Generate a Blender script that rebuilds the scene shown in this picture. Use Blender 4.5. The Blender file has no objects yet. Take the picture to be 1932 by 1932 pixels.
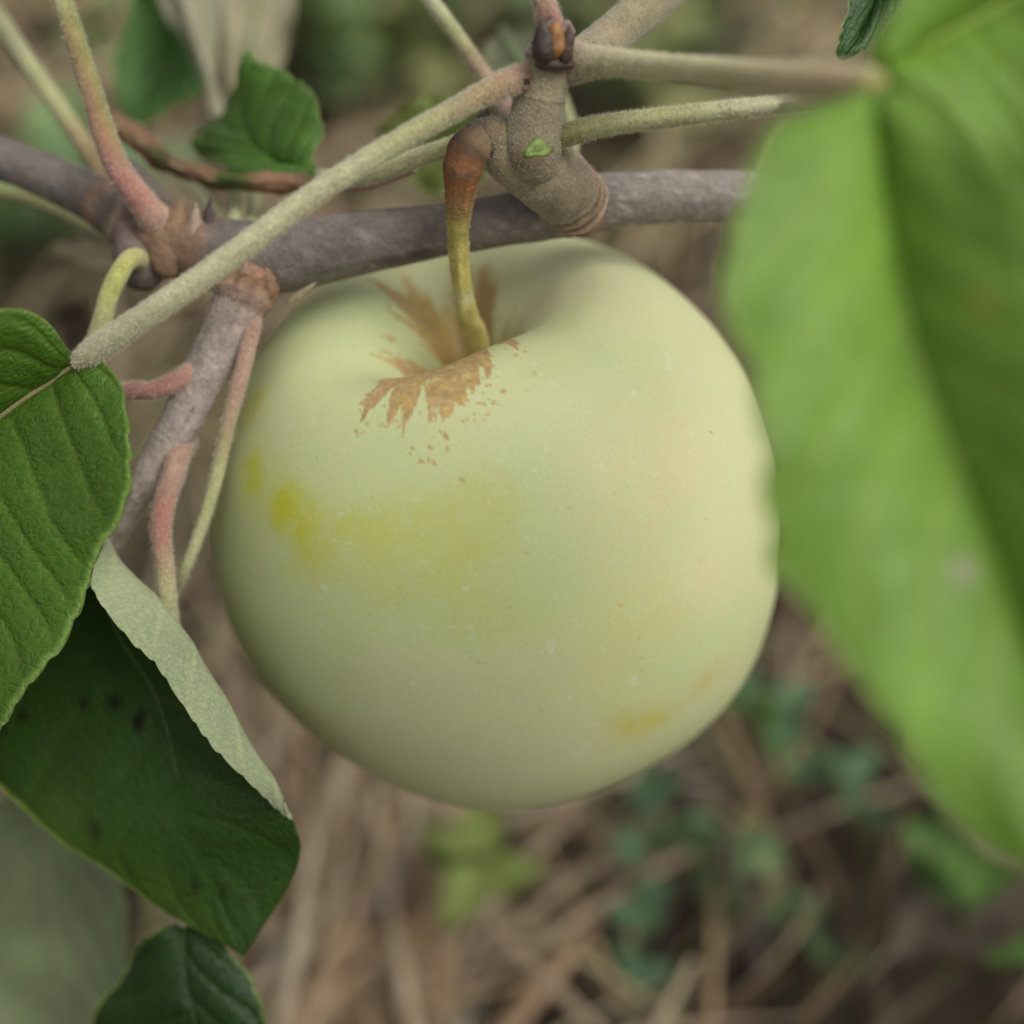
import bpy, math, random
import numpy as np
from mathutils import Vector
from mathutils.bvhtree import BVHTree

# ------------------------------------------------------------------ camera, sky, sun, exposure
scene = bpy.context.scene
COL = scene.collection
PITCH = math.radians(45.0)
HALF = math.tan(math.radians(20.0))
F = np.array([0.0, math.cos(PITCH), -math.sin(PITCH)])
U = np.array([0.0, math.sin(PITCH), math.cos(PITCH)])
RT = np.array([1.0, 0.0, 0.0])
CAM = np.array([0.0, 0.0, 0.165]) - F * 0.185

cam_data = bpy.data.cameras.new("camera")
cam = bpy.data.objects.new("camera", cam_data)
COL.objects.link(cam)
cam.location = CAM
cam.rotation_euler = (math.pi / 2 - PITCH, 0, 0)
cam_data.sensor_width = 36.0
cam_data.lens = 18.0 / HALF
cam_data.clip_start = 0.01
cam_data.clip_end = 200.0
cam_data.dof.use_dof = True
cam_data.dof.focus_distance = 0.1545
cam_data.dof.aperture_fstop = 7.2
cam_data.dof.aperture_blades = 0
scene.camera = cam

SUN_EL, SUN_AZ = math.radians(57), math.radians(-22)      # azimuth from +X towards +Y
world = bpy.data.worlds.new("World")
scene.world = world
world.use_nodes = True
wn = world.node_tree
for n in list(wn.nodes):
    wn.nodes.remove(n)
sky = wn.nodes.new("ShaderNodeTexSky")
sky.sky_type = 'NISHITA'
sky.sun_disc = False
sky.sun_elevation = SUN_EL
sky.sun_rotation = math.pi / 2 - SUN_AZ
sky.air_density = 1.0
sky.dust_density = 4.0
hsv = wn.nodes.new("ShaderNodeHueSaturation")             # overcast: the blue is mostly veiled by cloud
hsv.inputs["Saturation"].default_value = 0.10
bg = wn.nodes.new("ShaderNodeBackground")
bg.inputs["Strength"].default_value = 0.11
wo = wn.nodes.new("ShaderNodeOutputWorld")
wn.links.new(sky.outputs[0], hsv.inputs["Color"])
wn.links.new(hsv.outputs[0], bg.inputs["Color"])
wn.links.new(bg.outputs[0], wo.inputs["Surface"])

sd = bpy.data.lights.new("sun", 'SUN')
sd.energy = 1.3
sd.angle = math.radians(40)
sd.color = (1.0, 0.95, 0.86)
sun = bpy.data.objects.new("sun", sd)
COL.objects.link(sun)
sdir = Vector((math.cos(SUN_EL) * math.cos(SUN_AZ), math.cos(SUN_EL) * math.sin(SUN_AZ), math.sin(SUN_EL)))
sun.rotation_euler = sdir.to_track_quat('Z', 'Y').to_euler()
sun.location = (0.5, 0.5, 2)

scene.view_settings.view_transform = 'Standard'
scene.view_settings.look = 'None'
scene.view_settings.exposure = 0.42
scene.view_settings.gamma = 1.0
scene.view_settings.use_curve_mapping = False
scene.render.engine = 'CYCLES'
scene.cycles.use_denoising = True
scene.cycles.max_bounces = 8
scene.cycles.transmission_bounces = 6

# ------------------------------------------------------------------ helpers
K0 = 2 * HALF / 1932.0                                    # metres per photo pixel per metre of distance


def P(px, py, d):
    """the world point seen at (px, py) at distance d along the view axis"""
    return CAM + d * (F + (px - 966) * K0 * RT - (py - 966) * K0 * U)


def G(px, py, z=0.0):
    """the point at height z seen at (px, py)"""
    v = F + (px - 966) * K0 * RT - (py - 966) * K0 * U
    return CAM + v * ((z - CAM[2]) / v[2])


def _hash(ix, iy, iz, seed):
    h = (ix * 374761393 + iy * 668265263 + iz * 1103515245 + seed * 1274126177) & 0xffffffff
    h = ((h ^ (h >> 13)) * 1274126177) & 0xffffffff
    h = ((h ^ (h >> 16)) * 2246822519) & 0xffffffff
    return ((h ^ (h >> 15)) & 0xffffff) / float(0xffffff)


def vnoise(p, seed=0):
    p = np.asarray(p, dtype=float)
    i = np.floor(p).astype(np.int64)
    f = p - i
    f = f * f * (3 - 2 * f)
    out = np.zeros(len(p))
    for dx in (0, 1):
        for dy in (0, 1):
            for dz in (0, 1):
                w = (f[:, 0] if dx else 1 - f[:, 0]) * (f[:, 1] if dy else 1 - f[:, 1]) * (f[:, 2] if dz else 1 - f[:, 2])
                out += w * _hash(i[:, 0] + dx, i[:, 1] + dy, i[:, 2] + dz, seed)
    return out * 2 - 1


def fbm(p, oct=4, seed=0):
    p = np.asarray(p, dtype=float)
    s, a = np.zeros(len(p)), 0.5
    for k in range(oct):
        s += a * vnoise(p * 2 ** k, seed + k)
        a *= 0.5
    return s


def sstep(a, b, x):
    t = np.clip((x - a) / (b - a), 0, 1)
    return t * t * (3 - 2 * t)


def spline(pts, n, by_index=False):
    """Catmull-Rom through pts (any columns), n samples even in arc length (or in control index)"""
    p = np.asarray(pts, dtype=float)
    if len(p) == 2:
        return p[0] + (p[1] - p[0]) * np.linspace(0, 1, n)[:, None]
    q = np.vstack([2 * p[0] - p[1], p, 2 * p[-1] - p[-2]])
    m = 40
    t = np.linspace(0, 1, m, endpoint=False)[:, None]
    out = []
    for i in range(1, len(q) - 2):
        a, b, c, d = q[i - 1], q[i], q[i + 1], q[i + 2]
        out.append(0.5 * (2 * b + (c - a) * t + (2 * a - 5 * b + 4 * c - d) * t ** 2 + (3 * b - a - 3 * c + d) * t ** 3))
    out = np.vstack(out + [p[-1:]])
    if by_index:
        s = np.linspace(0, 1, len(out))
    else:
        s = np.concatenate([[0], np.cumsum(np.linalg.norm(np.diff(out[:, :3], axis=0), axis=1))])
        s /= s[-1]
    u = np.linspace(0, 1, n)
    return np.stack([np.interp(u, s, out[:, k]) for k in range(out.shape[1])], axis=1)


def unit(v):
    return v / np.maximum(np.linalg.norm(v, axis=-1, keepdims=True), 1e-12)


def mk(name, V, quads=None, tris=None, mats=(), mi=None, cols=None, uv=None, attrs=None, parent=None, smooth=True, origin=None):
    """link vertices and faces as ONE mesh object; V in world space"""
    V = np.asarray(V, dtype=np.float64)
    if parent is not None:
        org = np.array(parent.matrix_basis.translation) if parent.parent is None else np.array(parent.parent.location)
    else:
        org = np.zeros(3) if origin is None else np.asarray(origin)
    me = bpy.data.meshes.new(name)
    nq = 0 if quads is None else len(quads)
    nt = 0 if tris is None else len(tris)
    me.vertices.add(len(V))
    me.vertices.foreach_set("co", (V - org).astype(np.float32).ravel())
    loops = np.concatenate([np.asarray(quads, dtype=np.int32).ravel() if nq else np.zeros(0, np.int32),
                            np.asarray(tris, dtype=np.int32).ravel() if nt else np.zeros(0, np.int32)])
    me.loops.add(len(loops))
    me.loops.foreach_set("vertex_index", loops)
    me.polygons.add(nq + nt)
    starts = np.concatenate([np.arange(nq) * 4, nq * 4 + np.arange(nt) * 3]).astype(np.int32)
    me.polygons.foreach_set("loop_start", starts)
    for m in mats:
        me.materials.append(m)
    if mi is not None:
        me.polygons.foreach_set("material_index", np.asarray(mi, dtype=np.int32))
    me.polygons.foreach_set("use_smooth", np.full(nq + nt, smooth))
    if cols is not None:
        a = me.color_attributes.new("Col", 'FLOAT_COLOR', 'POINT')
        c = np.ones((len(V), 4), np.float32)
        c[:, :3] = np.clip(cols, 0, 1)
        a.data.foreach_set("color", c.ravel())
    for k, v in (attrs or {}).items():
        a = me.attributes.new(k, 'FLOAT', 'POINT')
        a.data.foreach_set("value", np.asarray(v, np.float32))
    if uv is not None:
        l = me.uv_layers.new(name="UVMap")
        l.data.foreach_set("uv", np.asarray(uv, np.float32)[loops].ravel())
    me.update(calc_edges=True)
    me.validate()
    o = bpy.data.objects.new(name, me)
    COL.objects.link(o)
    if parent is not None:
        o.parent = parent
    elif origin is not None:
        o.location = org
    return o


def empty(name, loc, label, cat, group=None):
    o = bpy.data.objects.new(name, None)
    COL.objects.link(o)
    o.location = loc
    o.empty_display_size = 0.01
    bpy.context.view_layer.update()
    o['label'] = label
    o['category'] = cat
    if group:
        o['group'] = group
    return o


# ------------------------------------------------------------------ materials
def nodes(name):
    m = bpy.data.materials.new(name)
    m.use_nodes = True
    nt = m.node_tree
    for n in list(nt.nodes):
        nt.nodes.remove(n)
    out = nt.nodes.new("ShaderNodeOutputMaterial")
    return m, nt, out


def nd(nt, typ, **kw):
    n = nt.nodes.new(typ)
    for k, v in kw.items():
        if k in n.inputs:
            n.inputs[k].default_value = v
        else:
            setattr(n, k, v)
    return n


def skin_material(name, rough, bump_scale, bump_dist, spec=0.4, trans=0.0, trans_tint=(1, 1, 1), sheen=0.0, grain=0.10,
                  grain_scale=2500, vec='Object', stretch=None, sss=0.0, second=None, flat=None, rough_var=0.0, netcol=1.15, netscale=1.0):
    """vertex colour carrying the thing's own pigment, broken up by fine grain, with a fine bump"""
    m, nt, out = nodes(name)
    L = nt.links.new
    b = nd(nt, "ShaderNodeBsdfPrincipled", Roughness=rough)
    b.inputs["Specular IOR Level"].default_value = spec
    if sheen:
        b.inputs["Sheen Weight"].default_value = sheen
        b.inputs["Sheen Roughness"].default_value = 0.5
    tc = nd(nt, "ShaderNodeTexCoord")
    src = tc.outputs[vec]
    if stretch:
        mp = nd(nt, "ShaderNodeMapping")
        mp.inputs["Scale"].default_value = stretch
        L(src, mp.inputs["Vector"])
        src = mp.outputs[0]
    if flat is None:
        at = nd(nt, "ShaderNodeAttribute", attribute_name="Col")
        base = at.outputs["Color"]
    else:
        rgb = nd(nt, "ShaderNodeRGB")
        rgb.outputs[0].default_value = (*flat, 1)
        base = rgb.outputs[0]
    ns = nd(nt, "ShaderNodeTexNoise", Scale=grain_scale, Detail=4.0, Roughness=0.6)
    L(src, ns.inputs["Vector"])
    mr = nd(nt, "ShaderNodeMapRange")
    mr.inputs["From Min"].default_value = 0.25
    mr.inputs["From Max"].default_value = 0.75
    mr.inputs["To Min"].default_value = 1 - grain
    mr.inputs["To Max"].default_value = 1 + grain
    L(ns.outputs["Fac"], mr.inputs["Value"])
    mx = nd(nt, "ShaderNodeVectorMath", operation='MULTIPLY')
    L(base, mx.inputs[0])
    L(mr.outputs[0], mx.inputs[1])
    L(mx.outputs[0], b.inputs["Base Color"])
    n2 = nd(nt, "ShaderNodeTexNoise", Scale=bump_scale, Detail=5.0, Roughness=0.6)
    L(src, n2.inputs["Vector"])
    h = n2.outputs["Fac"]
    if second == 'net':                                    # the fine net of veinlets of a leaf, in millimetres of its own surface
        vo = nd(nt, "ShaderNodeTexVoronoi", Scale=netscale)
        vo.feature = 'DISTANCE_TO_EDGE'
        wob = nd(nt, "ShaderNodeTexNoise", Scale=0.6, Detail=2.0)
        L(tc.outputs["UV"], wob.inputs["Vector"])
        ad = nd(nt, "ShaderNodeVectorMath", operation='MULTIPLY_ADD')
        ad.inputs[1].default_value = (1.2, 1.2, 0)
        L(wob.outputs["Color"], ad.inputs[0])
        L(tc.outputs["UV"], ad.inputs[2])
        L(ad.outputs[0], vo.inputs["Vector"])
        m2 = nd(nt, "ShaderNodeMapRange")
        m2.inputs["From Max"].default_value = 0.22
        m2.inputs["To Max"].default_value = 0.8
        L(vo.outputs["Distance"], m2.inputs["Value"])
        m3 = nd(nt, "ShaderNodeMapRange")
        m3.inputs["From Max"].default_value = 0.14
        m3.inputs["To Min"].default_value = netcol
        m3.inputs["To Max"].default_value = 1.0
        L(vo.outputs["Distance"], m3.inputs["Value"])
        mm2 = nd(nt, "ShaderNodeVectorMath", operation='MULTIPLY')
        L(mx.outputs[0], mm2.inputs[0])
        L(m3.outputs[0], mm2.inputs[1])
        L(mm2.outputs[0], b.inputs["Base Color"])
        am = nd(nt, "ShaderNodeMath", operation='ADD')
        L(m2.outputs[0], am.inputs[0])
        L(h, am.inputs[1])
        h = am.outputs[0]
    bp = nd(nt, "ShaderNodeBump", Strength=1.0, Distance=bump_dist)
    L(h, bp.inputs["Height"])
    L(bp.outputs[0], b.inputs["Normal"])
    if rough_var:
        r2 = nd(nt, "ShaderNodeMapRange")
        r2.inputs["To Min"].default_value = rough - rough_var
        r2.inputs["To Max"].default_value = rough + rough_var
        n3 = nd(nt, "ShaderNodeTexNoise", Scale=bump_scale * 0.12, Detail=3.0)
        L(src, n3.inputs["Vector"])
        L(n3.outputs["Fac"], r2.inputs["Value"])
        L(r2.outputs[0], b.inputs["Roughness"])
    if sss:
        b.inputs["Subsurface Weight"].default_value = sss
        b.inputs["Subsurface Radius"].default_value = (1.0, 0.8, 0.35)
        b.inputs["Subsurface Scale"].default_value = 0.0025
    surf = b.outputs[0]
    if trans:
        t = nd(nt, "ShaderNodeBsdfTranslucent")
        tm = nd(nt, "ShaderNodeVectorMath", operation='MULTIPLY')
        tm.inputs[1].default_value = trans_tint
        L(mx.outputs[0], tm.inputs[0])
        L(tm.outputs[0], t.inputs["Color"])
        L(bp.outputs[0], t.inputs["Normal"])
        ms = nd(nt, "ShaderNodeMixShader", Fac=trans)
        L(b.outputs[0], ms.inputs[1])
        L(t.outputs[0], ms.inputs[2])
        surf = ms.outputs[0]
    L(surf, out.inputs["Surface"])
    return m


M_APPLE = skin_material("apple_skin", 0.46, 1800, 0.00003, spec=0.35, grain=0.045, grain_scale=2600, sss=0.12, rough_var=0.06)
M_LEAF = skin_material("leaf_upper", 0.40, 900, 0.00009, spec=0.38, trans=0.30, trans_tint=(3.4, 3.0, 1.6), grain=0.14,
                       grain_scale=1300, second='net', rough_var=0.1)
M_UNDER = skin_material("leaf_underside", 0.9, 3500, 0.00007, spec=0.1, trans=0.30, trans_tint=(1.0, 1.1, 0.6), sheen=0.25, grain=0.16,
                        grain_scale=2200, second='net', netcol=0.84, netscale=1.5)
M_RIM = skin_material("leaf_rim", 0.7, 2000, 0.00004, spec=0.3, trans=0.3, trans_tint=(1.2, 1.2, 0.8), grain=0.1)
M_FUZZ = skin_material("downy_stalk", 0.85, 3000, 0.00025, spec=0.15, sheen=0.3, grain=0.30, grain_scale=2200)
M_HAIR = skin_material("fine_hair", 0.8, 100, 0.0, spec=0.1, trans=0.45, trans_tint=(1, 1, 1), flat=(0.74, 0.71, 0.54), grain=0.05)
M_BARK = skin_material("bark", 0.72, 1300, 0.00035, spec=0.3, grain=0.22, grain_scale=1700, rough_var=0.1)
M_SCALE = skin_material("bud_scale", 0.5, 1200, 0.00018, spec=0.35, grain=0.25, grain_scale=1500)
M_STEM = skin_material("apple_stem", 0.75, 1800, 0.00018, spec=0.2, grain=0.10, grain_scale=1500)
M_STRAW = skin_material("dry_straw", 0.75, 500, 0.0002, spec=0.2, trans=0.12, grain=0.2, grain_scale=300)
M_WEED = skin_material("weed_leaf", 0.55, 500, 0.0002, spec=0.35, trans=0.25, trans_tint=(2.5, 2.6, 1.2), grain=0.15, grain_scale=300)
M_SOIL = skin_material("soil", 0.95, 120, 0.004, spec=0.1, flat=(0.045, 0.032, 0.022), grain=0.5, grain_scale=60)


# ------------------------------------------------------------------ tubes: twigs, stalks
HAIRX = 3.0


def tube(name, ctrl, parent, mats, n=90, m=22, noise=(0.0, 1.0), groove=0.0, groove_at=1.2, rings=(), hair=0, hair_len=0.0005, colnoise=0.12,
         streak=0.0, seed=0, flat=1.0, side=None):
    """ctrl: (px, py, distance, width in photo pixels, (r, g, b)); a closed tapering tube with round ends.
    side: (colour, angle, spread) a flush of another colour along one flank"""
    pts = np.array([np.concatenate([P(c[0], c[1], c[2]), [0.5 * c[3] * K0 * c[2]], c[4]]) for c in ctrl])
    s = spline(pts, n)
    X, R, C = s[:, :3], s[:, 3], s[:, 4:7]
    T = unit(np.gradient(X, axis=0))
    N = np.zeros_like(X)
    up = -F - T[0] * np.dot(-F, T[0])
    N[0] = unit(up)
    for i in range(1, n):
        v = N[i - 1] - T[i] * np.dot(N[i - 1], T[i])
        N[i] = unit(v)
    B = np.cross(T, N)
    # round ends: a few extra rings that shrink
    ext = np.array([0.0, 0.35, 0.65, 0.88, 1.0])
    Xs, Rs, Cs, Ns, Bs, us = [], [], [], [], [], []
    for e in ext[::-1][:-1]:
        Xs.append(X[0] - T[0] * R[0] * 0.6 * e); Rs.append(R[0] * math.sqrt(max(1 - e * e, 0.0004))); Cs.append(C[0]); Ns.append(N[0]); Bs.append(B[0]); us.append(0)
    for i in range(n):
        Xs.append(X[i]); Rs.append(R[i]); Cs.append(C[i]); Ns.append(N[i]); Bs.append(B[i]); us.append(i / (n - 1))
    for e in ext[1:]:
        Xs.append(X[-1] + T[-1] * R[-1] * 0.6 * e); Rs.append(R[-1] * math.sqrt(max(1 - e * e, 0.0004))); Cs.append(C[-1]); Ns.append(N[-1]); Bs.append(B[-1]); us.append(1)
    Xs, Rs, Cs, Ns, Bs, us = map(np.array, (Xs, Rs, Cs, Ns, Bs, us))
    nn = len(Xs)
    a = np.linspace(0, 2 * math.pi, m, endpoint=False)
    ca, sa = np.cos(a), np.sin(a)
    A = np.tile(a, nn)
    rr = np.repeat(Rs, m)
    uu = np.repeat(us, m)
    dirs = (Ns[:, None, :] * ca[None, :, None] + Bs[:, None, :] * sa[None, :, None] * flat).reshape(-1, 3)
    ctr = np.repeat(Xs, m, axis=0)
    cc = np.repeat(Cs, m, axis=0)
    V0 = ctr + dirs * rr[:, None]
    k = np.ones(len(rr))
    if noise[0]:
        k += noise[0] * fbm(V0 / (noise[1] * 0.001), 4, seed + 11)
    if groove:
        da = np.angle(np.exp(1j * (A - groove_at)))
        k -= groove * np.exp(-(da / 0.35) ** 2)
    for (t0, w, amp, rc, rcw) in rings:
        wob = t0 + 0.25 * w * vnoise(np.stack([np.cos(A) * 2, np.sin(A) * 2, uu * 0 + t0 * 50], 1), seed + 3) * 3
        g = np.exp(-((uu - wob) / w) ** 2)
        k += amp * g * (0.6 + 0.8 * np.abs(vnoise(V0 / 0.0012, seed + 5)))
        g2 = (g * rcw)[:, None]
        cc = cc * (1 - g2) + np.array(rc) * g2
    V = ctr + dirs * (rr * k)[:, None]
    if side:
        da = np.angle(np.exp(1j * (A - side[1])))
        w = (np.exp(-(da / side[2]) ** 2) * side[3](uu))[:, None]
        cc = cc * (1 - w) + np.array(side[0]) * w
    cn = 1 + colnoise * fbm(V / 0.0014, 4, seed + 21) * 2
    if streak:
        lon = np.stack([np.cos(A) * 5, np.sin(A) * 5, uu * 6], 1)
        cn += streak * fbm(lon, 3, seed + 31)
    if mats[0] is M_BARK:                                  # corky lenticels and hairline cracks
        cn += 0.5 * sstep(0.58, 0.75, vnoise(V / 0.0009, seed + 41)) + 0.25 * sstep(0.6, 0.8, vnoise(V / 0.0004, seed + 43))
        cn -= 0.40 * sstep(0.55, 0.8, vnoise(np.stack([np.cos(A) * 7, np.sin(A) * 7, uu * 18], 1), seed + 42))
    cc = cc * cn[:, None]
    i = np.arange(nn - 1)[:, None] * m
    j = np.arange(m)[None, :]
    j2 = (j + 1) % m
    q = np.stack([i + j, i + j2, i + m + j2, i + m + j], -1).reshape(-1, 4)
    nv = len(V)
    V = np.vstack([V, Xs[:1], Xs[-1:]])
    cc = np.vstack([cc, cc[:1], cc[nv - 1:nv]])
    jj = np.arange(m)
    t = np.vstack([np.stack([np.full(m, nv), (jj + 1) % m, jj], 1),
                   np.stack([np.full(m, nv + 1), (nn - 1) * m + jj, (nn - 1) * m + (jj + 1) % m], 1)])
    tris = [t]
    mi = [np.zeros(len(q) + len(t), int)]
    hair = int(hair * HAIRX)
    if hair:
        rng = np.random.default_rng(seed + 7)
        ii = rng.integers(4, nn - 5, hair)
        aa = rng.random(hair) * 2 * math.pi
        fr = rng.random(hair)
        lo = Xs[ii] * (1 - fr)[:, None] + Xs[ii + 1] * fr[:, None]
        nrm = Ns[ii] * np.cos(aa)[:, None] + Bs[ii] * np.sin(aa)[:, None]
        tn = unit(Xs[ii + 1] - Xs[ii])
        base = lo + nrm * (Rs[ii] * 0.98)[:, None]
        d = unit(nrm * 0.55 + tn * rng.normal(0.35, 0.5, hair)[:, None] + np.cross(tn, nrm) * rng.normal(0, 0.5, hair)[:, None])
        ln = hair_len * rng.uniform(0.4, 1.25, hair)
        w = np.cross(d, unit(rng.normal(0, 1, (hair, 3)))) * 0.00003
        hv = np.stack([base - w, base + w, base + d * ln[:, None]], 1).reshape(-1, 3)
        n0 = len(V)
        V = np.vstack([V, hv])
        cc = np.vstack([cc, np.full((len(hv), 3), 0.5)])
        tris.append(n0 + np.arange(hair * 3).reshape(-1, 3))
        mi.append(np.ones(hair, int))
    return mk(name, V, q, np.vstack(tris), mats=mats, mi=np.concatenate(mi), cols=cc, parent=parent)


# ------------------------------------------------------------------ leaves
LEAF_N = [0]


def leaf(parent, rails, vpos, nu=240, nv=110, bulge=0.0006, quilt=0.00022, nveins=8, slope=0.30, teeth=26, tooth=0.0005,
         top=(0.040, 0.105, 0.016), under=(0.30, 0.36, 0.20), rim=(0.30, 0.40, 0.10), vein=0.35, th=0.00022, seed=0, flip=False, spots=0,
         name="leaf", midw=9, wave=0.0003, brown=0.0, mid_at=0.0, sharp=False, top_fn=None, mid_col=None):
    """a leaf blade lofted across rails (each a curve of (px, py, distance)); two faces, a rim, a raised midrib child"""
    idx = LEAF_N[0]
    LEAF_N[0] += 1
    rl = [spline([P(*c) for c in r], nu) for r in rails]
    rl = np.stack(rl, 0)                                   # rails x nu x 3
    vp = np.asarray(vpos, float)
    vs = np.linspace(-1, 1, nv)
    X = np.zeros((nu, nv, 3))
    if len(vp) == 3 or sharp:
        for k in range(3):
            for i in range(nu):
                X[i, :, k] = np.interp(vs, vp, rl[:, i, k])
    else:                                                  # smooth across: Catmull-Rom in v
        dv = np.gradient(rl, vp, axis=0)
        seg = np.clip(np.searchsorted(vp, vs, side='right') - 1, 0, len(vp) - 2)
        h = (vp[seg + 1] - vp[seg])
        t = (vs - vp[seg]) / h
        h00, h10, h01, h11 = 2 * t**3 - 3 * t**2 + 1, t**3 - 2 * t**2 + t, -2 * t**3 + 3 * t**2, t**3 - t**2
        for j in range(nv):
            X[:, j] = h00[j] * rl[seg[j]] + h10[j] * h[j] * dv[seg[j]] + h01[j] * rl[seg[j] + 1] + h11[j] * h[j] * dv[seg[j] + 1]

    def normals(X):
        du = np.gradient(X, axis=0)
        dv_ = np.gradient(X, axis=1)
        nn = unit(np.cross(dv_, du))
        # near the pinched ends take the mean normal
        return nn
    N = normals(X)
    mean = unit(N[nu // 4: 3 * nu // 4].reshape(-1, 3).mean(0))
    if np.dot(mean, -F) < 0:
        N = -N
        mean = -mean
    if flip:
        N = -N
    u = np.linspace(0, 1, nu)[:, None] * np.ones((1, nv))
    s = np.ones((nu, 1)) * vs[None, :]
    sm = (s - mid_at)
    sa = np.abs(np.where(sm < 0, sm / (1 + mid_at), sm / (1 - mid_at)))
    endf = sstep(0, 0.06, u) * sstep(0, 0.05, 1 - u)
    arch = np.sin(np.pi * np.clip(sa, 0, 1)) * endf
    rngv = 0.02 * np.sin(u * 17 + seed) + 0.012 * vnoise(X.reshape(-1, 3) / 0.008, seed + 61).reshape(nu, nv)
    ph = (u - slope * sa ** 1.15 + rngv + 0.5 / nveins * (sm > 0) * 0.7) * nveins
    fr = np.abs(ph - np.floor(ph) - 0.5)                   # 0 on a vein
    flatp = X.reshape(-1, 3)
    nz = vnoise(flatp / 0.006, seed + 2).reshape(nu, nv)
    big = vnoise(flatp / 0.018, seed + 4).reshape(nu, nv)
    vw = 0.055
    vein_m = np.exp(-(fr / vw) ** 2) * sstep(0.02, 0.1, sa) * sstep(0.0, 0.25, 1.02 - sa)
    # side veins of the second order, between the main ones
    ph2 = (u * 0.55 + 0.75 * sa + 0.05 * nz) * nveins * 2.3
    fr2 = np.abs(ph2 - np.floor(ph2) - 0.5)
    vein2 = np.exp(-(fr2 / 0.10) ** 2) * sstep(0.05, 0.12, fr) * 0.45 * sstep(0.0, 0.2, 1.02 - sa)
    dome = 1 - np.exp(-(fr / 0.16) ** 2)
    midm = np.exp(-(sa / 0.02) ** 2)
    H = bulge * arch + endf * (quilt * (dome * 1.5 - 0.9 * vein2 + 0.6 * nz) * sstep(0, 0.1, sa) * sstep(0.0, 0.12, 1.0 - sa)
                               + wave * big * 1.5 + wave * 1.6 * np.sin(u * 24 + 3 * s + seed) * sstep(0.55, 1, sa))
    X = X + N * H[..., None]
    # teeth along the margin
    if tooth:
        av = unit(np.gradient(X, axis=1))
        w = sstep(0.90, 1.0, np.abs(s)) * np.sign(s) * endf
        sw = (u * teeth + 0.2 * np.sin(u * 40 + seed))
        sw = sw - np.floor(sw)
        sw = np.where(sw < 0.8, np.sin(np.clip(sw / 0.8, 0, 1) * np.pi / 2) ** 0.8, (1 - sw) / 0.2)
        amp = 1 + 0.4 * np.sin(u * 31 + seed * 3)
        X = X + av * (w * tooth * amp * (sw - 0.5))[..., None]
    N = normals(X)
    if np.dot(unit(N[nu // 4: 3 * nu // 4].reshape(-1, 3).mean(0)), mean) * (-1 if flip else 1) < 0:
        N = -N
    thk = th * (0.35 + 0.65 * sstep(0, 0.10, 1 - np.abs(s))) * (0.4 + 0.6 * endf)
    Xb = X - N * thk[..., None]
    # colours
    topc = np.array(top)[None, None, :] * np.ones((nu, nv, 1))
    tone = 1 + 0.28 * fbm(flatp / 0.009, 4, seed + 9).reshape(nu, nv) * 2 * 0.6 + 0.12 * big
    topc = topc * tone[..., None]
    light = np.array(top) * np.array([2.5, 1.75, 2.2]) + 0.01
    vm = np.clip(vein_m * vein + vein2 * vein * 0.35, 0, 1)[..., None]
    topc = topc * (1 - vm) + light * vm
    edge = sstep(0.955, 0.995, np.abs(s))[..., None] * 0.75
    topc = topc * (1 - edge) + np.array(rim) * edge
    if brown:
        bm = sstep(0.15, 0.5, fbm(flatp / 0.007, 4, seed + 19).reshape(nu, nv) + brown - 0.3)[..., None]
        bc = np.array([0.25, 0.15, 0.09]) * (1 + 0.5 * nz[..., None])
        topc = topc * (1 - bm) + bc * bm
    undc = np.array(under)[None, None, :] * (1 + 0.22 * nz + 0.0 * u)[..., None]
    vm2 = np.clip(vein_m * 0.5, 0, 1)[..., None]
    undc = undc * (1 - vm2) + np.array(under) * np.array([1.25, 1.2, 1.1]) * vm2
    if brown:
        undc = undc * (1 - bm) + bc * 1.3 * bm
    rngs = np.random.default_rng(seed + 77)
    for k in range(spots):                                  # scab and insect specks
        cu, cv = rngs.uniform(0.35, 0.9), rngs.uniform(-0.85, 0.2)
        c0 = X[int(cu * (nu - 1)), int((cv + 1) / 2 * (nv - 1))]
        rad = rngs.uniform(0.0004, 0.0010)
        dd = np.linalg.norm((X - c0) * np.array([1, 0.7, 0.8]), axis=-1) + 0.0005 * nz + 0.0004 * vnoise(flatp / 0.0016, seed + 8).reshape(nu, nv)
        g = (1 - sstep(rad * 0.1, rad * 1.5, dd))[..., None] * rngs.uniform(0.75, 1.0)
        topc = topc * (1 - g) + np.array([0.010, 0.008, 0.005]) * g
    if top_fn:
        topc = top_fn(topc, X, u, s)
    # uv in millimetres on the leaf
    mu = np.concatenate([[0], np.cumsum(np.linalg.norm(np.diff(X[:, nv // 2], axis=0), axis=1))]) * 1000
    dvl = np.linalg.norm(np.diff(X, axis=1), axis=2)
    mv = np.concatenate([np.zeros((nu, 1)), np.cumsum(dvl, axis=1)], 1) * 1000
    mv -= mv[:, nv // 2][:, None]
    UV = np.stack([mu[:, None] * np.ones((1, nv)), mv], -1).reshape(-1, 2)
    nvert = nu * nv
    I = np.arange(nvert).reshape(nu, nv)
    a, b, c, d = I[:-1, :-1].ravel(), I[:-1, 1:].ravel(), I[1:, 1:].ravel(), I[1:, :-1].ravel()
    qt = np.stack([a, b, c, d], 1)
    e0 = np.cross(X[nu // 2, nv // 2 + 1] - X[nu // 2, nv // 2], X[nu // 2 + 1, nv // 2] - X[nu // 2, nv // 2])
    if np.dot(e0, N[nu // 2, nv // 2]) < 0:
        qt = qt[:, ::-1]
    qb = qt[:, ::-1] + nvert
    loop = np.concatenate([I[:, 0], I[-1, 1:], I[::-1, -1][1:], I[0, ::-1][1:-1]])
    nx = np.roll(loop, -1)
    qr = np.stack([loop, nx, nx + nvert, loop + nvert], 1)
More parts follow.
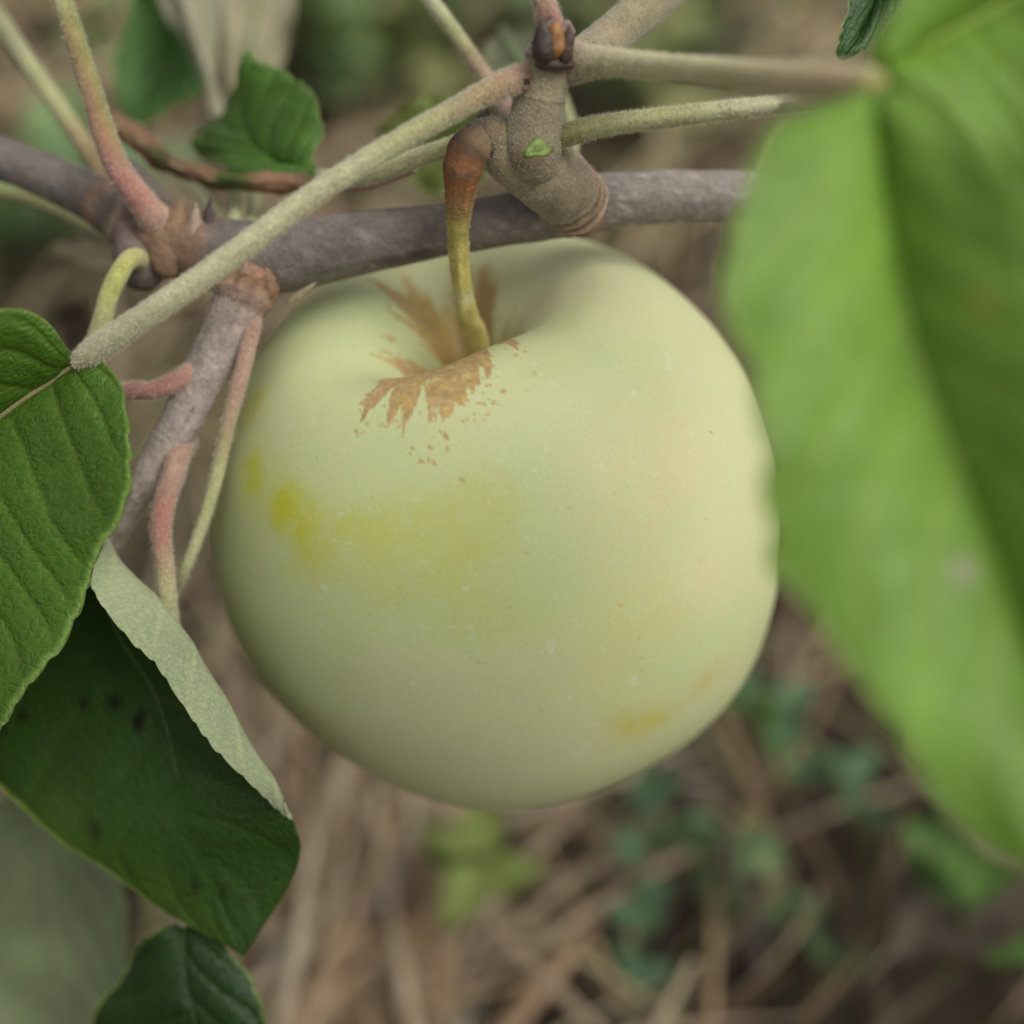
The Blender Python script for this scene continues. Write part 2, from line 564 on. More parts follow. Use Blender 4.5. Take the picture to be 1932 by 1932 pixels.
    Vv = np.vstack([X.reshape(-1, 3), Xb.reshape(-1, 3)])
    cols = np.vstack([topc.reshape(-1, 3), undc.reshape(-1, 3)])
    mi = np.concatenate([np.zeros(len(qt), int), np.ones(len(qb), int), np.full(len(qr), 2)])
    o = mk(name, Vv, np.vstack([qt, qb, qr]), mats=[M_LEAF, M_UNDER, M_RIM], mi=mi, cols=cols, uv=np.vstack([UV, UV]), parent=parent)
    # midrib: a tapering rib sunk in the blade, prouder underneath
    jm = int(round((mid_at + 1) / 2 * (nv - 1)))
    mid = X[:, jm] - N[:, jm] * (th * 0.55)
    d0 = np.dot(mid - CAM, F)
    st = np.linspace(0, nu - 1, 70).astype(int)
    wpx = np.interp(st / (nu - 1), [0, 0.1, 0.6, 1], [1.5, 1.0, 0.55, 0.15]) * midw
    cpx = []
    mc = mid_col if mid_col else tuple(np.array(top) * np.array([3.0, 2.0, 2.6]) + 0.03)
    for k, i in enumerate(st):
        v = mid[i] - CAM
        dd = np.dot(v, F)
        cpx.append((966 + np.dot(v, RT) / dd / K0, 966 - np.dot(v, U) / dd / K0, dd, wpx[k], mc))
    tube("midrib", cpx, o, [M_FUZZ], n=70, m=8, colnoise=0.1, seed=seed)
    return o


def stalk(parent, ctrl, hair=0, **kw):
    kw.setdefault('n', 80)
    kw.setdefault('m', 18)
    return tube("petiole", ctrl, parent, [M_FUZZ, M_HAIR], hair=hair, **kw)


# ------------------------------------------------------------------ ground
R2 = random.Random(5)
gx = np.linspace(-1.6, 1.6, 121)
gy = np.linspace(-1.2, 2.6, 141)
big = np.concatenate([[-60, -20, -6], gx, [6, 20, 60]])
bigy = np.concatenate([[-60, -20, -5], gy, [8, 25, 60]])
XX, YY = np.meshgrid(big, bigy, indexing='ij')
ZZ = 0.02 * fbm(np.stack([XX.ravel() * 6, YY.ravel() * 6, 0 * XX.ravel()], 1), 4, 3).reshape(XX.shape) - 0.01
ng, mg = XX.shape
I = np.arange(ng * mg).reshape(ng, mg)
q = np.stack([I[:-1, :-1].ravel(), I[1:, :-1].ravel(), I[1:, 1:].ravel(), I[:-1, 1:].ravel()], 1)
soil = mk("ground", np.stack([XX, YY, ZZ], -1).reshape(-1, 3), q, mats=[M_SOIL])
soil['kind'] = 'structure'


def strip(rng, base, az, tilt, length, width, bend, twist, col, seg=5):
    """one dry blade: a creased strip that tapers and bends"""
    t = np.linspace(0, 1, seg + 1)
    d = np.array([math.cos(az) * math.cos(tilt), math.sin(az) * math.cos(tilt), math.sin(tilt)])
    side = np.array([-math.sin(az), math.cos(az), 0.0])
    up = np.cross(d, side)
    up = up if up[2] > 0 else -up
    c = base + np.outer(t * length, d) + np.outer(bend[0] * t ** 2 * length, side) + np.outer(-abs(bend[1]) * t ** 2 * length, [0, 0, 1])
    w = width * (0.75 + 0.25 * np.sin(t * 3)) * np.where(t > 0.7, 1 - (t - 0.7) / 0.3 * 0.75, 1)
    ang = twist * t
    sv = side * np.cos(ang)[:, None] + up * np.sin(ang)[:, None]
    uv_ = up * np.cos(ang)[:, None] - side * np.sin(ang)[:, None]
    L_ = c - sv * w[:, None] / 2
    M_ = c + uv_ * w[:, None] * 0.22
    R_ = c + sv * w[:, None] / 2
    V = np.stack([L_, M_, R_], 1).reshape(-1, 3)
    C = np.tile(col, (len(V), 1)) * (0.85 + 0.3 * rng.random())
    i = np.arange(seg)[:, None] * 3
    j = np.arange(2)[None, :]
    qd = np.stack([i + j, i + j + 1, i + j + 4, i + j + 3], -1).reshape(-1, 4)
    C = C * (0.75 + 0.8 * float(sstep(0.05, 0.6, base[1])))  # shade up close and open light farther back, painted into the straw colour
    return V, qd, C


STRAWS = [(0.33, 0.265, 0.175), (0.28, 0.215, 0.145), (0.34, 0.28, 0.19), (0.37, 0.305, 0.19), (0.42, 0.355, 0.235), (0.26, 0.19, 0.12), (0.19, 0.13, 0.085), (0.33, 0.29, 0.17), (0.29, 0.18, 0.10), (0.40, 0.36, 0.28), (0.22, 0.22, 0.12)]


def straw_field(name, count, seed, xr, yr, zr, cols, wr, lr, az_mean, az_sd, tilt_r, reject=None):
    rng = np.random.default_rng(seed)
    Vs, Qs, Cs, off = [], [], [], 0
    k = 0
    while k < count:
        x, y = rng.uniform(*xr), rng.uniform(*yr)
        if reject is not None and reject(x, y, rng):
            continue
        k += 1
        az = rng.normal(az_mean, az_sd) + (math.pi if rng.random() < 0.5 else 0)
        tl = math.radians(rng.uniform(*tilt_r))
        L_ = rng.uniform(*lr)
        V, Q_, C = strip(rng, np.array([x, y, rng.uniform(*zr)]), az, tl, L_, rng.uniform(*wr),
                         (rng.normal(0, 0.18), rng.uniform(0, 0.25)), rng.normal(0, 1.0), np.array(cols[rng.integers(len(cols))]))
        Vs.append(V); Qs.append(Q_ + off); Cs.append(C); off += len(V)
    return mk(name, np.vstack(Vs), np.vstack(Qs), mats=[M_STRAW], cols=np.vstack(Cs))


def thin_spot(x, y, rng):
    # bare, dark patches of soil between the tufts
    v = vnoise(np.array([[x * 14, y * 14, 0.0]]), 8)[0]
    right = 0.30 if x > 0.06 and y < 0.35 else 0.0
    return rng.random() < (0.40 * (v > 0.2) + right)


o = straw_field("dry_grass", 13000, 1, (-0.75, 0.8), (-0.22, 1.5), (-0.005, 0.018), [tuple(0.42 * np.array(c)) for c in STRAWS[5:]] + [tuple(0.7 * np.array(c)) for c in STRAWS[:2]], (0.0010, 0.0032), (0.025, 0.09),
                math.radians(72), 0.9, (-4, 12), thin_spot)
o['kind'] = 'stuff'
o['label'] = "matted brown dead grass covering the ground under the branch"
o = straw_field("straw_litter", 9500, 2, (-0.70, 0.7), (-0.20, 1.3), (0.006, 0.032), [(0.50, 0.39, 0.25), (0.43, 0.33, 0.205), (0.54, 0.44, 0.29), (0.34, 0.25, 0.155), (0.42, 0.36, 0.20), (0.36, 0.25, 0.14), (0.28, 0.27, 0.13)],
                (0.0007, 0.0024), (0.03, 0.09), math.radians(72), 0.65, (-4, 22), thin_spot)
o['kind'] = 'stuff'
o['label'] = "paler loose straw stalks lying on top of the dead grass"
gxy = [G(px, py, 0.01) for px, py in ((480, 1400), (900, 1932), (500, 2000), (800, 1500))]
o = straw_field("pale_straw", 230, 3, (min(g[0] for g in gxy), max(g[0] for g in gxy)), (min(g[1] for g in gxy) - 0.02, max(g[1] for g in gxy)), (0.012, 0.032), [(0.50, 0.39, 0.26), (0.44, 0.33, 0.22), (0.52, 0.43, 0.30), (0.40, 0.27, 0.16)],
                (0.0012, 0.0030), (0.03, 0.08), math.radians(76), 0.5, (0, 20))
o['kind'] = 'stuff'
o['label'] = "pale upright dry grass stalks under the apple at lower left"


# ------------------------------------------------------------------ weeds on the ground
def simple_leaf_mesh(name, L_, W_, col, seed, lobes=0, cup=0.25):
    nu, nv = 16, 9
    u = np.linspace(0, 1, nu)[:, None] * np.ones((1, nv))
    s = np.ones((nu, 1)) * np.linspace(-1, 1, nv)[None, :]
    hw = np.sin(np.pi * np.clip(u, 0, 1) ** 0.75) ** 0.7 * W_ / 2
    if lobes:
        hw = hw * (1 + 0.3 * np.cos(u * lobes * 2 * np.pi))
    x = u * L_
    y = s * hw
    z = cup * W_ * (np.abs(s) ** 1.5) * 0.5 - 0.25 * L_ * u ** 2 + 0.03 * L_ * np.sin(u * 14 + s * 3)
    V = np.stack([x, y, z], -1).reshape(-1, 3)
    I = np.arange(nu * nv).reshape(nu, nv)
    qd = np.stack([I[:-1, :-1].ravel(), I[1:, :-1].ravel(), I[1:, 1:].ravel(), I[:-1, 1:].ravel()], 1)
    Vb = V - np.array([0, 0, 0.0003])
    loop = np.concatenate([I[:, 0], I[-1, 1:], I[::-1, -1][1:], I[0, ::-1][1:-1]])
    nx = np.roll(loop, -1)
    n = len(V)
    c = np.array(col)[None, :] * (1 + 0.25 * vnoise(V / 0.005 + seed, seed))[:, None]
    mid = np.exp(-(s.ravel() / 0.08) ** 2)[:, None] * 0.4
    c = c * (1 - mid) + np.array(col) * 1.8 * mid
    tmp = mk(name, np.vstack([V, Vb]), np.vstack([qd, qd[:, ::-1] + n, np.stack([loop, nx, nx + n, loop + n], 1)]), mats=[M_WEED], cols=np.vstack([c, c]))
    me = tmp.data
    bpy.data.objects.remove(tmp)
    return me


def weed(loc, label, size, col, nl, seed, height=0.05, group=None, spread=0.9, cat="weed", name="weed_plant", shape=1.6):
    rng = random.Random(seed)
    e = empty(name, loc, label, cat, group)
    me = simple_leaf_mesh("leaf", size, size / shape, col, seed)
    n = 14
    lean = rng.uniform(-0.9, 0.9), rng.uniform(-0.9, 0.9)
    def at(t):
        return Vector((lean[0] * height * t * t, lean[1] * height * t * t, height * t))
    V, Q_ = [], []
    for k in range(n):
        c = at(k / (n - 1))
        r = 0.0011 * (1 - 0.5 * k / n)
        for a in range(6):
            V.append((c.x + r * math.cos(a * 1.0472) + loc[0], c.y + r * math.sin(a * 1.0472) + loc[1], c.z + loc[2]))
    for k in range(n - 1):
        for a in range(6):
            Q_.append((k * 6 + a, k * 6 + (a + 1) % 6, k * 6 + 6 + (a + 1) % 6, k * 6 + 6 + a))
    mk("stem", np.array(V), np.array(Q_), mats=[M_WEED], cols=np.tile(np.array([0.14, 0.16, 0.06]), (len(V), 1)), parent=e)
    for k in range(nl):
        t = 0.25 + 0.75 * (k + 1) / nl
        lf = bpy.data.objects.new("leaf", me)
        COL.objects.link(lf)
        lf.parent = e
        lf.location = at(t)
        lf.rotation_euler = (rng.uniform(-0.4, 0.4), -rng.uniform(0.0, spread), k * 2.4 + rng.uniform(-0.5, 0.5))
        sc = rng.uniform(0.65, 1.1)
        lf.scale = (sc, sc, sc)
    return e


GREEN, TEAL, LIME, OLIVE = (0.075, 0.155, 0.035), (0.070, 0.145, 0.070), (0.17, 0.25, 0.03), (0.15, 0.18, 0.05)
weed(G(905, 1690, 0.04), "pale yellow-green seedling with a few lobed leaves on the straw under the apple", 0.015, (0.16, 0.20, 0.05), 5, 11, 0.014, shape=1.6)
weed(G(1790, 1830, 0.02), "broad-leaved bright green weed in the lower right corner", 0.020, (0.070, 0.14, 0.025), 4, 12, 0.04, shape=1.1)
weed(G(1425, 1400, 0.01), "small green weed peeping out beside the lower right of the apple", 0.014, GREEN, 5, 13, 0.03, shape=1.2)
weed(G(1640, 1640, 0.01), "leafy teal-green weed between straws below the big hanging leaf", 0.011, (0.085, 0.165, 0.075), 12, 14, 0.055)
weed(G(1730, 1560, 0.0), "green weed right against the edge of the big hanging leaf", 0.012, (0.085, 0.16, 0.055), 10, 15, 0.05)
weed(G(1470, 1480, 0.0), "low weed with one light green leaf below the apple's right side", 0.011, (0.08, 0.17, 0.04), 4, 16, 0.02)
weed(G(1180, 1940, 0.0), "dark bluish green weed at the bottom edge right of the middle", 0.011, (0.075, 0.14, 0.07), 9, 17, 0.045)
weed(G(1370, 1760, 0.0), "thin green weed standing among straws at lower right", 0.011, (0.08, 0.14, 0.05), 7, 18, 0.035)
weed(G(560, 1960, 0.0), "lime green leaf tuft at the bottom edge beside the dark leaf", 0.016, (0.15, 0.18, 0.04), 4, 19, 0.02)
weed(G(1010, 30, 0.0), "yellow-flecked weed behind the top of the spur twig", 0.035, (0.30, 0.31, 0.07), 9, 20, 0.06)
weed(G(1560, 1880, 0.0), "sprawling dull green weed at the bottom edge, right of the dark gap", 0.011, (0.09, 0.15, 0.06), 10, 21, 0.045)
weed(G(1690, 1740, 0.0), "cluster of small rounded green leaves left of the grey-brown dead leaf", 0.011, (0.09, 0.17, 0.065), 11, 22, 0.05, shape=1.2)
for k, (x, y) in enumerate([(600, 60), (660, 130), (700, 30), (760, 110), (830, 60), (900, 30), (640, 210), (720, 180), (560, 150), (1160, 190), (1200, 290), (1340, 60),
                            (100, 480), (130, 545), (1230, 120), (1400, 190), (540, 60), (880, 150), (1130, 60), (1260, 180), (620, -40), (720, -30), (820, 0), (690, 70), (790, 200), (660, 250), (860, 240), (740, 260), (1150, 300), (60, 560)]):
    weed(G(x, y + 20, 0.0), "blurred weed in the grass behind the node at the left" if x < 300 else "blurred weed in the grass to the right of the spur twig" if x > 1040 else "grey-green blurred weed between the small folded leaf and the spur twig", 0.024 + 0.008 * (k % 3), [(0.17, 0.26, 0.13), (0.18, 0.27, 0.11), (0.27, 0.29, 0.12), (0.17, 0.26, 0.16)][k % 4], 12, 40 + k, 0.08, group="low weeds behind the left node" if x < 300 else "low weeds right of the spur twig" if x > 1040 else "low weeds between the small leaf and the spur")


def dead_leaf(name, c, L_, W_, az, col, label, cat, curl=0.6, seed=0, tilt=0.2):
    nu, nv = 22, 13
    u = np.linspace(0, 1, nu)[:, None] * np.ones((1, nv))
    s = np.ones((nu, 1)) * np.linspace(-1, 1, nv)[None, :]
    hw = np.sin(np.pi * (0.04 + 0.96 * u) ** 0.85).clip(0.02) ** 0.7 * W_ / 2
    x = (u - 0.5) * L_
    y = s * hw
    z = curl * W_ * 0.5 * s ** 2 + 0.12 * L_ * np.sin(u * 3.0) + tilt * x
    V = np.stack([x * math.cos(az) - y * math.sin(az), x * math.sin(az) + y * math.cos(az), z], -1).reshape(-1, 3)
    V += 0.002 * np.stack([vnoise(V / 0.01, seed + k) for k in range(3)], 1)
    V += np.asarray(c)
    I = np.arange(nu * nv).reshape(nu, nv)
    qd = np.stack([I[:-1, :-1].ravel(), I[1:, :-1].ravel(), I[1:, 1:].ravel(), I[:-1, 1:].ravel()], 1)
    n = len(V)
    loop = np.concatenate([I[:, 0], I[-1, 1:], I[::-1, -1][1:], I[0, ::-1][1:-1]])
    nx = np.roll(loop, -1)
    cc = np.array(col)[None] * (1 + 0.3 * vnoise(V / 0.006, seed + 5))[:, None]
    o = mk(name, np.vstack([V, V - [0, 0, 0.0004]]), np.vstack([qd, qd[:, ::-1] + n, np.stack([loop, nx, nx + n, loop + n], 1)]), mats=[M_STRAW],
           cols=np.vstack([cc, cc]), origin=c)
    o['label'] = label
    o['category'] = cat
    return o


dead_leaf("fallen_leaf", G(1850, 1700, 0.035), 0.040, 0.028, 0.5, (0.13, 0.10, 0.075), "grey-brown dead leaf lying at lower right beside the green weeds", "dead leaf", seed=3)
dead_leaf("fallen_leaf", G(720, 1700, 0.03), 0.014, 0.006, 0.9, (0.30, 0.27, 0.25), "whitish scrap of dead leaf on the straw below the apple", "dead leaf", seed=4)
dead_leaf("fallen_leaf", G(520, 1840, 0.03), 0.012, 0.006, 1.2, (0.30, 0.27, 0.24), "pale dry leaf scrap beside the dark bottom leaf", "dead leaf", seed=5)
dead_leaf("fallen_leaf", G(1910, 1780, 0.02), 0.012, 0.004, 1.9, (0.26, 0.21, 0.06), "narrow yellowish dead leaf beside the grey-brown one at the right edge", "dead leaf", seed=6)
dead_leaf("fallen_leaf", G(870, 1590, 0.03), 0.020, 0.008, 1.4, (0.30, 0.225, 0.14), "tan dry leaf directly under the bottom of the apple", "dead leaf", seed=7)

# ------------------------------------------------------------------ the apple
R_ = 0.0368
AC = P(937, 982, 0.1865)
EL, LEAN = math.radians(35), math.radians(7)
AX = -math.sin(LEAN) * math.cos(EL) * RT + math.cos(LEAN) * math.cos(EL) * U - math.sin(EL) * F
AX = AX / np.linalg.norm(AX)
BX = unit(RT - AX * np.dot(RT, AX))
BY = np.cross(AX, BX)                                      # away from the camera
prof = [(0.0, 0.14), (0.025, 0.17), (0.055, 0.30), (0.095, 0.49), (0.15, 0.675), (0.23, 0.775), (0.34, 0.862), (0.47, 0.893), (0.62, 0.838), (0.77, 0.69),
        (0.90, 0.49), (0.98, 0.24), (1.0, 0.0), (0.975, -0.22), (0.90, -0.46), (0.78, -0.66), (0.62, -0.81), (0.45, -0.895), (0.31, -0.91), (0.19, -0.87), (0.09, -0.79), (0.0, -0.76)]


def apple_surface(nt=420, nphi=560):
    pr = spline(np.array([(a, b, 0) for a, b in prof]), 3000)[:, :2]
    sl = np.concatenate([[0], np.cumsum(np.linalg.norm(np.diff(pr, axis=0), axis=1))])
    tot = sl[-1]
    w = np.linspace(0, 1, nt)
    tt = tot * (0.62 * w + 0.38 * w ** 2.2)
    r = np.interp(tt, sl, pr[:, 0]).clip(0)
    z = np.interp(tt, sl, pr[:, 1])
    r[0] = 0.0
    r[-1] = 0.0
    phi = np.linspace(0, 2 * math.pi, nphi, endpoint=False)
    TT, PH = np.meshgrid(tt, phi, indexing='ij')
    rr = r[:, None] * np.ones_like(PH)
    zz = z[:, None] * np.ones_like(PH)
    sh = np.exp(-((TT - 0.58) / 0.40) ** 2)                # shoulder zone
    low = sstep(1.5, 2.8, TT)
    def dip(at, w):
        return np.exp(-(np.angle(np.exp(1j * (PH - math.radians(at)))) / math.radians(w)) ** 2)
    lump = 0.040 * np.cos(PH - math.radians(-10)) - 0.21 * dip(-150, 40) - 0.14 * dip(110, 26) + 0.06 * dip(168, 34) + 0.008 * np.cos(5 * PH + 0.4)
    narrow = 0.50 * dip(182, 36) + 0.08 * dip(0, 50) + 0.12 * dip(-60, 40)
    rr = rr * (1 - narrow * np.exp(-(rr / 0.36) ** 2) * (zz > 0))
    zz = zz + sh * lump * 1.0
    rr = rr * (1 + 0.010 * np.cos(3 * PH + 1.0) + 0.016 * np.cos(5 * PH + 2) * low)
    x, y = rr * np.cos(PH), rr * np.sin(PH)
    x = x + 0.035 * low * sstep(0.0, 0.8, -zz)                          # the tapering end leans a little
    return x, y, zz, TT, PH


ax_, ay_, az_, AT, AP = apple_surface()
AV = AC + R_ * (ax_[..., None] * BX + ay_[..., None] * BY + az_[..., None] * AX)
nt_, np_ = AT.shape
AVf = AV.reshape(-1, 3)
I = np.arange(nt_ * np_).reshape(nt_, np_)
I2 = np.roll(I, -1, axis=1)
aq = np.stack([I[:-1].ravel(), I[1:].ravel(), I2[1:].ravel(), I2[:-1].ravel()], 1)
# russet rays: (azimuth deg, half-width deg, reach)
RAYS = []
try:
    RAYS = RUSSET_RAYS
except NameError:
    pass
loc3 = np.stack([ax_, ay_, az_], -1).reshape(-1, 3)
T_, PHf = AT.ravel(), AP.ravel()
pale = np.array([0.56, 0.58, 0.31])
ac = np.tile(pale, (len(T_), 1))
n1 = fbm(loc3 * 2.2, 4, 5)
n2 = fbm(loc3 * 6, 4, 9)


def mixc(c, w):
    global ac
    w = np.clip(w, 0, 1)[:, None]
    ac = ac * (1 - w) + np.array(c) * w


mixc((0.50, 0.57, 0.255), 0.75 * sstep(0.85, 1.7, T_ + 0.25 * n1))
mixc((0.61, 0.58, 0.355), 0.50 * sstep(-0.1, 0.5, n1 + 0.35 * loc3[:, 0]))
mixc((0.49, 0.56, 0.28), 0.6 * sstep(-0.05, 0.4, -n1 + 0.2 * n2))


def spot_at(px, py):
    """the apple's surface point in its own coordinates seen at a photo pixel"""
    v = F + (px - 966) * K0 * RT - (py - 966) * K0 * U
    v = v / np.linalg.norm(v)
    w = AVf - CAM
    t = w @ v
    dist = np.linalg.norm(w - t[:, None] * v, axis=1)
    cand = np.where(dist < 0.0012)[0]
    return cand[np.argmin(t[cand])]


for (px, py, rad, c, w) in [(510, 950, 0.13, (0.50, 0.50, 0.035), 1.1), (460, 880, 0.10, (0.51, 0.51, 0.05), 1.0), (550, 1000, 0.15, (0.49, 0.49, 0.05), 1.0), (452, 780, 0.06, (0.50, 0.50, 0.08), 0.7),
                            (650, 1030, 0.22, (0.50, 0.52, 0.11), 0.6), (800, 1050, 0.20, (0.50, 0.52, 0.12), 0.45), (910, 965, 0.11, (0.50, 0.51, 0.13), 0.35), (985, 940, 0.09, (0.50, 0.51, 0.13), 0.25),
                            (1220, 1370, 0.15, (0.54, 0.47, 0.07), 1.0), (1350, 1290, 0.13, (0.54, 0.43, 0.11), 0.9), (900, 1170, 0.18, (0.50, 0.53, 0.15), 0.4), (1200, 1180, 0.18, (0.54, 0.52, 0.18), 0.35),
                            (1250, 880, 0.28, (0.60, 0.47, 0.25), 0.42), (1330, 1100, 0.33, (0.60, 0.50, 0.28), 0.35), (1120, 1300, 0.3, (0.52, 0.52, 0.20), 0.3)]:
    i = spot_at(px, py)
    d = np.linalg.norm((loc3 - loc3[i]) * np.array([1, 1, 1.5]), axis=1) + 0.16 * n1 + 0.14 * n2
    mixc(c, w * 0.85 * (1 - sstep(0.0, rad * 1.75, d)) ** 1.3 * (1.05 + 0.8 * fbm(loc3 * 16, 4, 71) + 0.35 * vnoise(loc3 * 60, 72)))
# russet inside and around the stalk cavity
i_rays = [(668, 777, 7), (718, 770, 6), (755, 776, 6), (798, 774, 5), (832, 786, 8), (700, 738, 9), (722, 700, 8), (718, 655, 8), (742, 565, 9), (700, 512, 12),
          (760, 500, 16), (850, 490, 20), (900, 480, 14), (915, 500, 6), (955, 575, 4), (1000, 590, 4), (985, 648, 7), (925, 715, 6), (905, 720, 6), (880, 730, 6), (855, 765, 7)]
left = 0.5 - 0.5 * np.cos(PHf - math.radians(15))
base_r = 0.25 + 0.25 * sstep(0.35, 0.75, left)
reach = base_r + 0.06 * vnoise(np.stack([np.cos(PHf) * 5, np.sin(PHf) * 5, PHf * 0], 1), 3)
for (px, py, wd) in i_rays:
    i = spot_at(px, py)
    dphi = np.abs(np.angle(np.exp(1j * (PHf - PHf[i]))))
    wr = math.radians(wd * 1.75)
    reach = np.maximum(reach, base_r + (T_[i] - base_r) * np.clip(1 - dphi / wr, 0, 1) ** 0.55)
ang_n = fbm(np.stack([np.cos(PHf) * 19, np.sin(PHf) * 19, T_ * 8], 1), 4, 13)
over = reach + 0.17 * ang_n - T_
rus = sstep(-0.008, 0.010, over)
crumb = vnoise(loc3 * 70, 57) + 0.5 * vnoise(loc3 * 140, 58)
rus = np.maximum(rus, sstep(0.52, 0.64, crumb) * sstep(-0.16, -0.02, reach - T_) * (reach > 0.28))
rus = rus * (1 - 0.75 * sstep(0.5, 0.7, vnoise(np.stack([np.cos(PHf) * 40, np.sin(PHf) * 40, T_ * 22], 1), 63)) * sstep(0.16, 0.02, over))
specks = vnoise(np.stack([np.cos(PHf) * 26, np.sin(PHf) * 26, T_ * 34], 1), 23)
scat = np.exp(-((T_ - 0.72) / 0.18) ** 2)
for (px, py) in [(755, 848), (775, 862), (795, 850), (800, 868), (790, 838), (830, 800), (932, 764), (856, 893), (945, 718), (815, 800), (1360, 810), (1182, 1159), (762, 835)]:
    i = spot_at(px, py)
    d = np.linalg.norm(loc3 - loc3[i], axis=1) * R_
    rus = np.maximum(rus, 1 - sstep(0.00016, 0.00034, d + 0.00022 * vnoise(loc3 * 90 + px, 3)))
rus = np.maximum(rus, sstep(0.80, 0.84, specks) * (T_ < 0.9) * (np.cos(PHf - math.radians(240)) > 0.5) * (T_ > 0.4))
gold = sstep(-0.15, 0.25, fbm(loc3 * 9, 3, 41))[:, None]
rcol = (np.array([0.47, 0.31, 0.09])[None] * gold + np.array([0.43, 0.275, 0.12])[None] * (1 - gold)) * (1 + 0.5 * fbm(loc3 * 75, 3, 4))[:, None]
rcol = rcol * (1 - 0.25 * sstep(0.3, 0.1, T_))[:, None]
rw = (rus * 0.92)[:, None]
ac = ac * (1 - rw) + rcol * rw
# pale bloom specks (lenticels) and faint scuffs
len_ = vnoise(loc3 * 26, 31)
mixc((0.64, 0.66, 0.46), 0.42 * sstep(0.74, 0.88, len_) * (T_ > 0.8))
mixc((0.62, 0.64, 0.44), 0.30 * sstep(0.66, 0.80, vnoise(loc3 * 55, 37)) * (T_ > 0.7))
mixc((0.36, 0.36, 0.10), 0.45 * sstep(0.86, 0.93, vnoise(loc3 * 48 + 7, 39)))
apple = empty("apple", AC, "pale yellow-green apple with brown russet round its stalk hanging under the branch", "apple")
apple_bvh = BVHTree.FromPolygons([tuple(v) for v in AVf], [tuple(int(k) for k in f) for f in aq[:: 1]])
mk("fruit_skin", AVf, aq, mats=[M_APPLE], cols=ac, parent=apple)
base = AC + AX * R_ * 0.16
v = base - CAM
bd = np.dot(v, F)
bpx, bpy_ = 966 + np.dot(v, RT) / bd / K0, 966 - np.dot(v, U) / bd / K0
DKC = (0.06, 0.045, 0.035)
YG, BR = (0.45, 0.40, 0.12), (0.25, 0.115, 0.045)
tube("stalk", [(bpx, bpy_ + 10, bd + 0.001, 52, YG), (904, 660, 0.1690, 43, YG), (885, 600, 0.1655, 39, YG), (872, 540, 0.1630, 38, YG), (866, 480, 0.1605, 40, YG),
               (864, 430, 0.1585, 43, (0.33, 0.29, 0.08)), (866, 390, 0.1570, 51, (0.27, 0.17, 0.06)), (869, 350, 0.1556, 63, BR), (873, 318, 0.1547, 75, (0.24, 0.10, 0.035)),
               (884, 286, 0.1542, 77, (0.20, 0.11, 0.06)), (902, 268, 0.1545, 72, (0.21, 0.15, 0.09)), (922, 262, 0.1550, 55, (0.2, 0.15, 0.09))],
     apple, [M_STEM, M_HAIR], n=110, m=26, noise=(0.07, 2.2), colnoise=0.2, streak=0.5, rings=[(0.90, 0.010, 0.05, (0.10, 0.07, 0.05), 0.7), (0.945, 0.010, 0.07, DKC, 0.7), (0.985, 0.012, 0.06, (0.2, 0.15, 0.10), 0.6), (0.60, 0.012, 0.02, (0.5, 0.46, 0.36), 0.45)], hair=1100, hair_len=0.0004, seed=3)

# ------------------------------------------------------------------ the apple branch
branch = empty("apple_branch", P(-700, 60, 0.20), "grey-brown apple branch with downy twigs and serrated green leaves above the apple", "branch")
BK, BK2, BKL = (0.178, 0.150, 0.130), (0.138, 0.113, 0.096), (0.245, 0.210, 0.183)
TAN, DK = (0.26, 0.15, 0.085), (0.035, 0.025, 0.02)
tube("main_stem", [(-700, 60, 0.200, 85, BK), (-300, 190, 0.186, 82, BK), (0, 298, 0.1765, 80, BK), (110, 342, 0.1745, 86, BK), (200, 388, 0.1725, 92, BK2), (275, 432, 0.1705, 118, (0.15, 0.10, 0.075)),
                   (345, 462, 0.1690, 132, (0.20, 0.12, 0.075)), (430, 482, 0.1680, 138, BK2), (510, 487, 0.1672, 138, BK), (600, 473, 0.1665, 126, BK), (694, 456, 0.1660, 116, BK), (830, 435, 0.1655, 98, BK),
                   (930, 418, 0.1655, 98, BK), (1060, 394, 0.166, 108, BK), (1160, 377, 0.1665, 104, BKL), (1333, 369, 0.168, 95, BKL), (1500, 366, 0.170, 92, BKL), (1900, 350, 0.177, 90, BK),
                   (2500, 320, 0.188, 86, BK)],
     branch, [M_BARK, M_HAIR], n=340, m=44, noise=(0.055, 2.6), colnoise=0.20, streak=0.10, seed=5, hair=900, hair_len=0.0003,
     rings=[(0.345, 0.004, 0.10, TAN, 0.7), (0.362, 0.003, 0.12, (0.3, 0.22, 0.16), 0.7), (0.375, 0.003, 0.10, DK, 0.6), (0.405, 0.004, 0.06, TAN, 0.5)])
tube("side_twig", [(470, 520, 0.1660, 70, TAN), (462, 545, 0.1645, 112, TAN), (445, 590, 0.1640, 100, (0.31, 0.23, 0.20)), (415, 655, 0.1640, 90, (0.35, 0.285, 0.25)), (372, 735, 0.1645, 84, (0.36, 0.29, 0.26)),
                   (325, 825, 0.1650, 76, (0.36, 0.30, 0.26)), (280, 900, 0.1660, 66, (0.34, 0.285, 0.24)), (235, 970, 0.1675, 54, (0.30, 0.25, 0.2)), (180, 1080, 0.170, 46, (0.2, 0.16, 0.13)), (110, 1230, 0.174, 40, BK)],
     branch, [M_BARK, M_HAIR], n=170, m=32, noise=(0.07, 1.6), colnoise=0.20, streak=0.12, hair=4200, hair_len=0.00035, seed=6,
     rings=[(0.035, 0.010, 0.16, (0.30, 0.16, 0.10), 0.8), (0.065, 0.006, 0.10, (0.33, 0.22, 0.15), 0.6), (0.085, 0.004, -0.06, DK, 0.5)])
